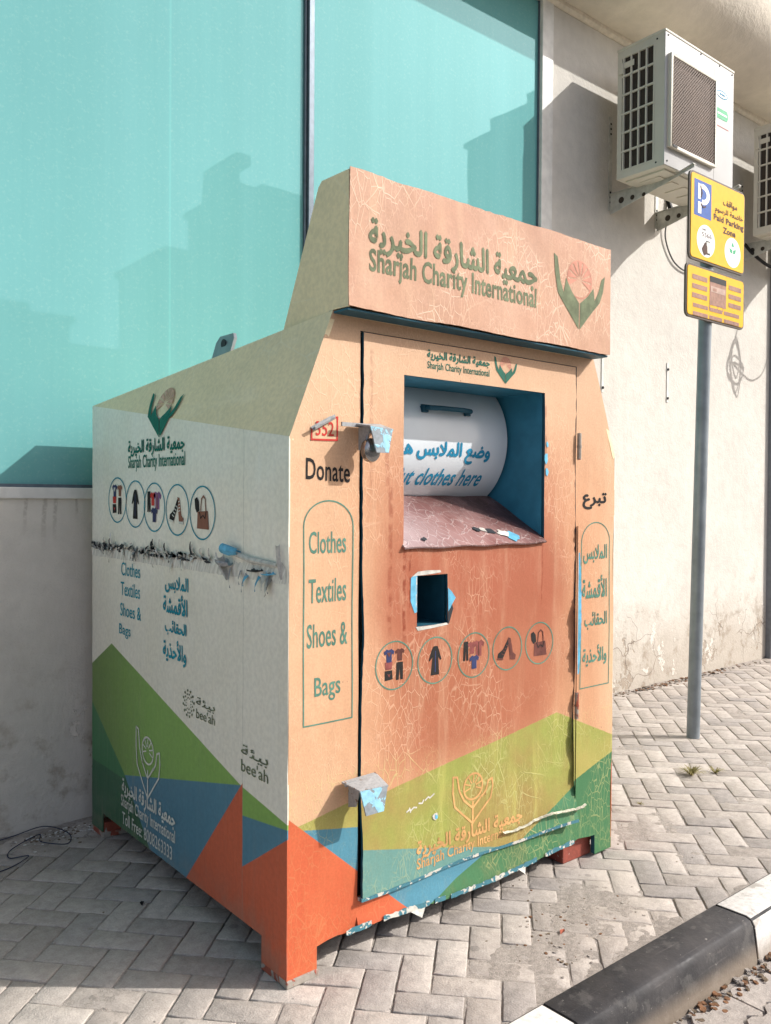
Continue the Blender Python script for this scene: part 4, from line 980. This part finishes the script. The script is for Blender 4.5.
    # torn lower edge: little hanging triangles of film
    t = MB()
    for (x, w_, d_) in ((.485, .075, .032), (.98, .055, .030)):
        t.add([(x-w_/2, -.013, .092), (x+w_/2, -.013, .092), (x+.01, -.024, .092-d_), (x+w_*.3, -.018, .085-d_*.4)], [(0, 2, 3, 1)], 0)
    t.loose('peeled_film', M['filmback'], fo)
    t = MB(); V = []; n = 90
    for i in range(n+1):
        x = .2+1.08*i/n; zb = .0855+.010*math.sin(x*6); V += [(x, -.014, zb+.012+.006*hsh(i, 2)), (x, -.0155, zb-.003+.004*hsh(i, 5))]
    t.add(V, [(2*i, 2*i+2, 2*i+3, 2*i+1) for i in range(n) if hsh(i//2, 3) > .18], 0); t.obj('worn_edge', M['edge'], fo)
    # lifting lug on the roof slope
    lg = MB(); V = []
    oc = [(-.045, -.02), (.045, -.02), (.045, .05), (.033, .068), (-.033, .068), (-.045, .05)]
    lg.prism([(.150+.35*c_, .68+a*1.45, 1.900+c_*1.15) for a, c_ in oc], (.012, 0, 0), 0)
    lg.tube([(.1635, .68, 1.945), (.1605, .68, 1.945)], .017, 14, 1)
    lg.obj('lifting_lug', [M['galv'], M['darkgap']], b)
    # hasp hoods
    def hood(x0, x1, zt, tip, name):
        q = MB(); yf = -.085
        q.prism([(x0-.012, -.012, zt), (x1+.005, -.014, zt+.004), (x1-.002, yf, zt-.016), (x0+.0, yf, zt-.010)], (0, 0, -.005), 0)
        q.prism([(x0+.002, yf, zt-.012), (x1-.004, yf, zt-.017), (x1-.022, yf-.004, zt-.088), (x0+.022, yf-.004, zt-.088)], (0, .005, 0), 1)
        q.prism([(x0+.012, -.014, zt-.004), (x0+.012, -.07, zt-.010), (x0+.012, -.05, zt-.07), (x0+.012, -.014, zt-.08)], (.004, 0, 0), 0)
        q.box(x0-.06 if tip else x0-.01, x0+.03, -.030, -.024, zt-.012, zt+.0, 0)
        q.obj('lock_hood', [M['hoodsteel'], M['hood']], b)
    hood(.222, .312, 1.622, True, 'top'); hood(.192, .302, .560, False, 'low')
    return b
build_bin()
def padlock():
    p = thing('padlock', 'round worn steel padlock hanging under the upper lock hood of the bin', 'padlock', (.250, -.052, 1.560))
    m = MB(); n = 20; prof = [(0, -.016), (.022, -.016), (.030, -.010), (.032, 0), (.030, .010), (.022, .016), (0, .016)]
    V = []; 
    for r_, y in prof: V += [(r_*math.cos(2*math.pi*i/n), y, r_*1.15*math.sin(2*math.pi*i/n)-.018) for i in range(n)]
    m.add(V, [(k*n+i, k*n+(i+1) % n, (k+1)*n+(i+1) % n, (k+1)*n+i) for k in range(6) for i in range(n)])
    m.obj('lock_body', M['chrome'], p, smooth=True)
    m = MB(); m.tube([(math.cos(R(a))*.016, 0, .012+math.sin(R(a))*.024) for a in range(0, 181, 15)], .0045, 8); m.obj('shackle', M['galv'], p, smooth=True)
padlock()

# ------------------------------------------------------------ air conditioners on brackets
def make_ac():
    W_, D_, H_ = .854, .355, .863
    a = thing('air_conditioner', 'white outdoor air conditioner unit with square brown fan guard and green badge', 'air conditioner', (3.537, 1.435, 3.556), group='outdoor air conditioner units under the roof slab')
    c = MB(); c.box(.012, W_, -D_, 0, 0, H_-.012, 0)
    c.box(.0, .012, -D_, -.280, 0.0, H_-.012, 0); c.box(0, .012, -.035, 0, 0, H_-.012, 0); c.box(0, .012, -.28, -.035, 0, .05, 0); c.box(0, .012, -.28, -.035, H_-.06, H_-.012, 0)
    c.obj('casing', [M['acside']], a)
    f = MB(); f.box(-.001, W_+.001, -D_-.006, -D_, .004, H_-.014); f.box(.60, .602, -D_-.0075, -D_-.006, .004, H_-.014); f.obj('front_cover', M['acfront'], a, bevel=.004, smooth=True)
    t = MB(); t.box(-.006, W_+.006, -D_-.010, .004, H_-.012, H_+.004); t.obj('top_cover', M['acside'], a, bevel=.005, smooth=True)
    # louvred side: dark core and bars
    d = MB(); d.box(.0105, .0118, -.282, -.033, .048, H_-.058); d.obj('coil', M['acdark'], a)
    g = MB()
    for i in range(5): y = -.28+i*.058; g.box(-.003, .010, y-.0055, y+.0055, .048, H_-.058)
    for i in range(7): z = .05+i*(H_-.11)/6; g.box(-.002, .0102, -.28, -.035, z-.006, z+.006)
    g.obj('side_grille', M['acside'], a)
    hn = MB(); hn.box(-.012, .0, -.05, -.02, H_-.17, H_-.10); hn.box(-.004, .0, -.13, -.05, H_-.14, H_-.10); hn.obj('side_handle', M['acside'], a, bevel=.003)
    # fan guard
    x0, x1, z0, z1 = .045, .565, .135, .695; yf = -D_-.036; fr = MB(); wd = .020
    fr.box(x0-wd, x0, yf, -D_-.002, z0-wd, z1+wd); fr.box(x1, x1+wd, yf, -D_-.002, z0-wd, z1+wd); fr.box(x0, x1, yf, -D_-.002, z0-wd, z0); fr.box(x0, x1, yf, -D_-.002, z1, z1+wd)
    fr.obj('fan_frame', M['acside'], a, bevel=.006, smooth=True)
    co = MB(); co.box(x0, x1, -D_-.009, -D_-.0065, z0, z1); n = 28
    co.obj('fan_recess', M['accoil'], a)
    w_ = MB(); k = 30; S = x1-x0; T = z1-z0
    for sgn in (1, -1):                          # crossed diagonal wires, each clipped to the frame
        n = 46
        for i in range(1, n):
            cc = -S+(S+T)*i/n; xa, xb = max(0, -cc), min(S, T-cc)
            if xb-xa < .01: continue
            za, zb = xa+cc, xb+cc
            if sgn < 0: za, zb = T-za, T-zb
            yy = yf+.004+(.003 if sgn < 0 else 0); nx, nz = -.0019, .0019*sgn
            w_.prism([(x0+xa-nx, yy, z0+za-nz), (x0+xb-nx, yy, z0+zb-nz), (x0+xb+nx, yy, z0+zb+nz), (x0+xa+nx, yy, z0+za+nz)], (0, .0025, 0), 0)
    w_.obj('fan_wires', M['acwire'], a)
    b = MB(); bm_ = lambda u, v, h: (u, -D_-.0065-h, v)
    ring(b, bm_, .70, .655, .072, .006, 0, .001, rv=.026); disc(b, bm_, .70, .655, .065, 2, .0006, rv=.021)
    for i in range(3): b.box(.665+.025*i, .683+.025*i, -D_-.009, -D_-.0075, .650, .660, 0)
    rr_ = [(.625, .505), (.635, .485), (.765, .485), (.78, .505), (.78, .535), (.765, .555), (.635, .555), (.625, .535)]
    flat(b, bm_, rr_, 1, .001); b.box(.64, .765, -D_-.0085, -D_-.0065, .514, .526, 2); b.box(.63, .79, -D_-.0075, -D_-.0065, .43, .433, 3)
    b.obj('badge', [M['blueprint'], M['acgreen'], M['white'], M['redprint']], a)
    s = MB()
    for (x, z) in ((.03, H_-.03), (.42, H_-.022), (.66, H_-.022), (.83, H_-.03), (.03, .03), (.82, .03)): s.tube([(x, -D_-.006, z), (x, -D_-.010, z)], .006, 8)
    s.tube([(0, -.30, H_-.04), (-.003, -.30, H_-.04)], .006, 8); s.tube([(0, -.30, .03), (-.003, -.30, .03)], .006, 8); s.box(.05, .10, yf-.003, yf+.01, z0-wd+.003, z0-.002); s.loose('screw', M['dark'], a)
    u = MB(); u.box(.06, .78, -D_+.03, -.03, -.012, 0); 
    for i in range(4): u.box(.12+.15*i, .20+.15*i, -.25, -.1, -.018, -.012)
    u.obj('base_rail', M['acside'], a)
    return a
ac = make_ac()
ac2 = copy_tree(ac); ac2.location = (5.395, 1.435, 3.556); ac2['label'] = 'second outdoor air conditioner unit, cut off by the right edge of the photo'
def make_bracket():
    b = thing('wall_bracket', '', 'bracket', (3.73, WY, 3.0), group='steel brackets under the air conditioner units')
    m = MB(); m.box(-.018, .018, -.006, 0, .44, 1.10)
    for i in range(3): m.tube([(0, -.006, .50+i*.035), (0, -.009, .50+i*.035)], .008, 8, 1); m.tube([(0, -.006, .98+i*.035), (0, -.009, .98+i*.035)], .008, 8, 1)
    m.obj('wall_strip', [M['bracket'], M['dark']], b)
    m = MB(); m.prism([(-.002, -.006, .550), (-.002, -.55, .550), (-.002, -.655, .578), (-.002, -.655, .560), (-.002, -.02, .415), (-.002, -.006, .415)], (.004, 0, 0), 0)
    m.prism([(-.018, -.006, .5505), (-.018, -.55, .5505), (-.018, -.655, .5785), (-.018, -.655, .582), (-.018, -.55, .5545), (-.018, -.006, .5545)], (.038, 0, 0), 0)
    
    for (y, r_) in ((-.10, .022), (-.19, .017), (-.28, .014)): m.tube([(-.0024, y, .497-.1*y*-.5), (-.0038, y, .497-.1*y*-.5)], r_, 14, 1)
    m.obj('arm', [M['bracket'], M['acdark']], b)
    return b
br = make_bracket()
for i, (x, lb) in enumerate(((3.73, 'left bracket of the nearer air conditioner with round holes'), (4.31, 'right bracket of the nearer air conditioner, half hidden by the parking sign'),
                             (5.57, 'left bracket of the air conditioner at the right edge of the photo'), (6.17, 'right bracket of the air conditioner at the right edge of the photo'))):
    o = br if i == 0 else copy_tree(br); o.location = (x, WY, 3.0); o['label'] = lb
def smooth_path(pts, n=8):
    P = [Vector(p) for p in pts]; out = []
    for i in range(len(P)-1):
        p0, p1, p2, p3 = P[max(i-1, 0)], P[i], P[i+1], P[min(i+2, len(P)-1)]
        for k in range(n):
            t = k/n; out.append(.5*((2*p1)+(p2-p0)*t+(2*p0-5*p1+4*p2-p3)*t*t+(3*p1-p0-3*p2+p3)*t**3))
    out.append(P[-1]); return out
def cable(name, label, pts, r, m):
    mb = MB(); o0 = Vector(pts[0]); P = [p-o0 for p in smooth_path(pts)]; mb.tube(P, r, 7)
    o = mb.obj(name, m, smooth=True); o.location = o0; tag(o, label, 'cable')
cable('cable', 'black pipe looping down between the two air conditioner units', [(4.40, 1.30, 3.85), (4.47, 1.30, 3.80), (4.50, 1.38, 3.62), (4.47, 1.55, 3.55), (4.45, 1.622, 3.70), (4.45, 1.625, 3.95)], .018, M['dark'])
cable('cable', 'thin grey wire hanging below the nearer air conditioner', [(4.42, 1.60, 3.54), (4.41, 1.612, 3.38), (4.55, 1.615, 3.22), (4.80, 1.615, 3.20), (5.1, 1.615, 3.4), (5.3, 1.612, 3.52)], .006, M['greytube'])
cable('cable', 'black cable bowed under the air conditioner at the right edge', [(5.50, 1.56, 3.54), (5.58, 1.52, 3.46), (5.8, 1.5, 3.40), (6.1, 1.5, 3.42), (6.2, 1.55, 3.55)], .014, M['dark'])
# coil of wire hanging from the far unit; its shadow falls on the wall beside the sign
def coil():
    ox, oy = 5.93, 1.28; dx, dz = (WY-oy)*1.191, (WY-oy)*1.081; P = [(ox+.10, oy, 3.55), (ox+.03, oy, 3.25)]
    for k, (w_, zt_, zb_) in enumerate(((.10, 3.15, 2.68), (.06, 3.12, 2.80), (.13, 3.02, 2.74), (.05, 3.16, 2.62), (.09, 2.98, 2.72))):
        P += [(ox-w_, oy-.01*k, (zt_+zb_)/2+.03), (ox-.01, oy+.01*k, zb_), (ox+w_*.8, oy+.01*k, (zt_+zb_)/2), (ox, oy-.01*k, zt_)]
    P += [(ox+.12, oy, 2.85), (ox+.3, oy, 2.82), (ox+.5, oy, 2.95), (ox+.6, oy, 3.3)]
    cable('cable', 'coiled spare wire hanging beside the far air conditioner, seen by its shadow on the wall', P, .007, M['greytube'])
coil()

# ------------------------------------------------------------ parking sign
def parking_sign():
    px, py = 3.273, .668
    t = thing('parking_sign', 'yellow paid parking sign plates on a leaning grey steel pole', 'street sign', (px, py, 0))
    lean = (.040, -.02)
    m = MB(); H = 3.05; pts = [(lean[0]*z/2.44, lean[1]*z/2.44, z) for z in lin(-.02, H, 12)]; m.tube(pts, .0375, 24)
    m.obj('pole', M['pole'], t, smooth=True)
    U = Vector((math.cos(R(0)), math.sin(R(0)), 0))
    def plate(name, x0, x1, z0, z1, rad=.035):
        y = -.072
        def rr(e, y_):
            P = []
            for (cx, cz, a0) in ((x1-rad, z1-rad, 0), (x0+rad, z1-rad, 90), (x0+rad, z0+rad, 180), (x1-rad, z0+rad, 270)):
                for a in range(0, 91, 15): P.append((cx+math.cos(R(a0+a))*(rad-e), y_, cz+math.sin(R(a0+a))*(rad-e)))
            return P
        q = MB(); q.prism(rr(0, y), (0, .012, 0), 0); p = q.obj(name, M['signrim'], t, bevel=.002)
        q = MB(); q.prism(rr(.013, y-.0035), (0, .003, 0), 0); q.obj('sign_face', M['yellow'], p)
        return p, (lambda u, v, h: (u, y-.0038-h, v))
    # positions are given in metres in world x / z, then made relative
    X = lambda v: v-px
    p, mp = plate('upper_plate', X(3.042), X(3.660), 2.766, 3.265)
    m = MB(); flat(m, mp, [(X(3.085), 3.018), (X(3.268), 3.018), (X(3.268), 3.222), (X(3.085), 3.222)], 0, .0003)
    flat(m, mp, [(X(3.125), 3.035), (X(3.160), 3.035), (X(3.160), 3.10), (X(3.125), 3.10)], 1, .0009)
    C_ = (X(3.175), 3.148)
    arc = [(C_[0]+math.cos(R(a))*.074, C_[1]+math.sin(R(a))*.058) for a in range(-100, 121, 11)]+[(C_[0]+math.cos(R(a))*.040, C_[1]+math.sin(R(a))*.030) for a in range(120, -101, -11)]; flat(m, mp, arc, 1, .0008)
    flat(m, mp, [(X(3.125), 3.115), (X(3.150), 3.115), (X(3.155), 3.200), (X(3.125), 3.205)], 1, .0009)
    polyline(m, mp, [(X(3.15), 3.19), (X(3.165), 3.155), (X(3.155), 3.13)], .010, 2, .0022)
    polyline(m, mp, [(X(3.155), 3.09), (X(3.18), 3.075), (X(3.205), 3.085)], .008, 2, .0022)
    letter(m, mp, 'مواقف', X(3.40), X(3.56), 3.130, 3.175, .015, True, m=2); letter(m, mp, 'خاضعة للرسوم', X(3.31), X(3.63), 3.072, 3.118, .012, True, m=2)
    letter(m, mp, 'Paid Parking', X(3.295), X(3.640), 3.022, 3.068, .04, m=2); letter(m, mp, 'Zone', X(3.40), X(3.545), 2.974, 3.012, .04, m=2)
    cA = (X(3.215), 2.890); cB = (X(3.515), 2.880)
    disc(m, mp, *cA, .098, 1, .0003, rv=.092); disc(m, mp, *cB, .092, 1, .0003, rv=.088)
    letter(m, mp, 'SMS', cA[0]-.045, cA[0]+.005, 2.946, 2.958, .01, m=2); letter(m, mp, '5566', cA[0]-.045, cA[0]+.06, 2.910, 2.938, .012, m=2)
    flat(m, mp, [(cA[0]+.0, 2.815), (cA[0]+.045, 2.815), (cA[0]+.045, 2.895), (cA[0]+.0, 2.895)], 3); flat(m, mp, [(cA[0]+.005, 2.825), (cA[0]+.040, 2.825), (cA[0]+.040, 2.888), (cA[0]+.005, 2.888)], 5, .002)
    flat(m, mp, [(cA[0]-.045, 2.84), (cA[0]-.02, 2.805), (cA[0]+.015, 2.82), (cA[0]+.012, 2.86), (cA[0]-.01, 2.885)], 2, .0024)
    flat(m, mp, [(cB[0], 2.945), (cB[0]-.018, 2.915), (cB[0]+.018, 2.915)], 4); flat(m, mp, [(cB[0]-.04, 2.905), (cB[0]-.004, 2.895), (cB[0]-.004, 2.872), (cB[0]-.03, 2.878)], 4); flat(m, mp, [(cB[0]+.04, 2.905), (cB[0]+.004, 2.895), (cB[0]+.004, 2.872), (cB[0]+.03, 2.878)], 4)
    for k in range(3): flat(m, mp, [(cB[0]-.045+.006*k, 2.850-.017*k), (cB[0]+.045-.006*k, 2.850-.017*k), (cB[0]+.045-.006*k, 2.854-.017*k), (cB[0]-.045+.006*k, 2.854-.017*k)], 5)
    m.obj('sign_print', [M['blue'], M['white'], M['brownprint'], M['dark'], M['acgreen'], M['bracket']], p)
    p, mp = plate('lower_plate', X(3.015), X(3.665), 2.438, 2.740)
    m = MB()
    def rect(a, b, c, d, k, h=.001): flat(m, mp, [(X(a), c), (X(b), c), (X(b), d), (X(a), d)], k, h)
    for k in range(3): rect(3.075, 3.235, 2.655-.052*k, 2.682-.052*k, 0); rect(3.475, 3.620, 2.655-.052*k, 2.682-.052*k, 0)
    for k in range(2):
        for (a, b) in ((3.085, 3.245), (3.262, 3.405), (3.425, 3.600)): rect(a, b, 2.498-.046*k, 2.520-.046*k, 0)
    rect(3.262, 3.445, 2.535, 2.702, 0); rect(3.262, 3.445, 2.668, 2.702, 2, .0018); rect(3.272, 3.435, 2.612, 2.645, 1, .0018); rect(3.295, 3.335, 2.618, 2.635, 0, .0025)
    for s_ in (3.27, 3.36, 3.42): polyline(m, mp, [(X(s_), 2.54), (X(s_-.012), 2.515)], .006, 0)
    m.obj('sign_print', [M['brownbox'], M['brownlight'], M['dark']], p)
    c = MB()
    for z in (2.52, 2.66, 2.88, 3.15): c.tube([(lean[0]*z/2.44, lean[1]*z/2.44, z-.012), (lean[0]*z/2.44, lean[1]*z/2.44, z+.012)], .041, 20); c.box(.0, .09, -.062, -.050, z-.012, z+.012)
    c.obj('clamp', M['galv'], t)
parking_sign()

# ------------------------------------------------------------ small things on the ground
cable('cable', 'thin dark blue wire lying at the foot of the wall beside the bin', [(-.62, 1.60, .004), (-.33, 1.60, .006), (-.17, 1.60, .02), (-.10, 1.50, .005), (-.14, 1.40, .004), (-.22, 1.47, .01), (-.20, 1.56, .006), (-.33, 1.48, .004), (-.36, 1.40, .004), (-.30, 1.36, .01), (-.42, 1.30, .004), (-.6, 1.34, .004)], .0020, M['wire'])
def weed(x, y, n, s, label, seed):
    r_ = random.Random(seed); m = MB()
    for i in range(n):
        a = r_.uniform(0, 6.28); l = s*r_.uniform(.5, 1); P = [(0, 0, 0)]; ux, uy = math.cos(a), math.sin(a)
        for k in range(1, 4): P.append((ux*l*k/3, uy*l*k/3, s*.45*math.sin(k/3*2.2)*r_.uniform(.5, 1)))
        w_ = .0035; sd = Vector((-uy, ux, 0))*w_; V = []
        for k, p in enumerate(P): V += [Vector(p)+sd*(1-k/3.2), Vector(p)-sd*(1-k/3.2)]
        m.add(V, [(2*k, 2*k+1, 2*k+3, 2*k+2) for k in range(3)])
    o = m.obj('weed', M['straw']); o.location = (x, y, -.003); tag(o, label, 'weed', None)
weed(2.63, .30, 60, .10, 'larger dry weed tuft growing from a paving joint near the pole', 1)
weed(2.76, .24, 26, .065, 'smaller dry weed sprig just right of the larger tuft', 2)
weed(2.06, .22, 8, .03, 'tiny weed sprig in a paving joint close to the bin', 3)
def scatter(name, n, fn, mats, smin, smax, seed, flatness=.35):
    r_ = random.Random(seed); m = MB()
    for i in range(n):
        x, y, z = fn(r_); s = r_.uniform(smin, smax); k = 6; a0 = r_.uniform(0, 6.28)
        top = [(x+math.cos(a0+q*1.047)*s*r_.uniform(.5, 1), y+math.sin(a0+q*1.047)*s*r_.uniform(.5, 1), z+s*flatness*r_.uniform(.4, 1.2)) for q in range(k)]
        bot = [(a, b, z-.002) for a, b, _ in top]; bot = [((a-x)*1.15+x, (b-y)*1.15+y, c) for a, b, c in bot]
        m.add(top+bot, [tuple(range(k))]+[(q, q+k, (q+1) % k+k, (q+1) % k) for q in range(k)], r_.randrange(len(mats)))
    o = m.obj(name, mats); tag(o, kind='stuff'); return o
tag(scatter('wall_debris', 420, lambda r_: ((lambda x: (x, 1.62-abs(r_.gauss(0, .05)), .001))(r_.choice((r_.uniform(1.7, 6), r_.gauss(4.6, .45), r_.gauss(4.4, .3))))), [M['grit'], M['sand'], M['leaf'], M['acdark']], .003, .016, 5), 'dry leaves and grit swept against the foot of the wall', 'debris')
tag(scatter('grit', 380, lambda r_: (r_.uniform(-1.2, 3.5), r_.uniform(-.5, 1.6), -.001), [M['grit'], M['sand'], M['paver']], .0015, .005, 6), 'fine grit scattered over the paving', 'grit')
tag(scatter('bin_debris', 260, lambda r_: (r_.gauss(-.10, .10), 1.58-abs(r_.gauss(0, .07)), 0), [M['grit'], M['sand'], M['frame']], .002, .009, 8), 'pale crumbs of plaster beside the rear foot of the bin', 'debris')
tag(scatter('gutter_leaves', 500, lambda r_: (r_.uniform(.2, 4), -.665-abs(r_.gauss(0, .035)), -.126), [M['leaf'], M['grit'], M['sand'], M['leaf']], .004, .014, 9), 'brown leaf crumbs in the gutter along the kerb', 'leaf litter')
tag(scatter('broken_paver_crumbs', 160, lambda r_: (r_.gauss(.90, .12), r_.gauss(-.28, .07), -.001), [M['sand'], M['grit'], M['sand'], M['paver'], M['leaf']], .002, .008, 10), 'sandy crumbs and brick chips on the worn paving by the kerb', 'debris')
def leaf_at(x, y, s, rz, label, m='leaf'):
    q = MB(); P = [(0, 0, .002), (s*.5, s*.22, .006), (s, 0, .003), (s*.5, -s*.22, .008)]; q.add(P, [(0, 1, 2), (0, 2, 3)])
    o = q.obj('leaf', M[m]); o.location = (x, y, .002); o.rotation_euler.z = rz; tag(o, label, 'leaf')
leaf_at(1.72, .19, .07, 1.9, 'dry brown leaf on the paving right of the bin')
leaf_at(.845, -.30, .04, .4, 'small reddish leaf on the worn paving by the kerb', 'redchip')
leaf_at(-.12, .72, .035, 1.2, 'small dark leaf on the shaded paving left of the bin', 'dark')
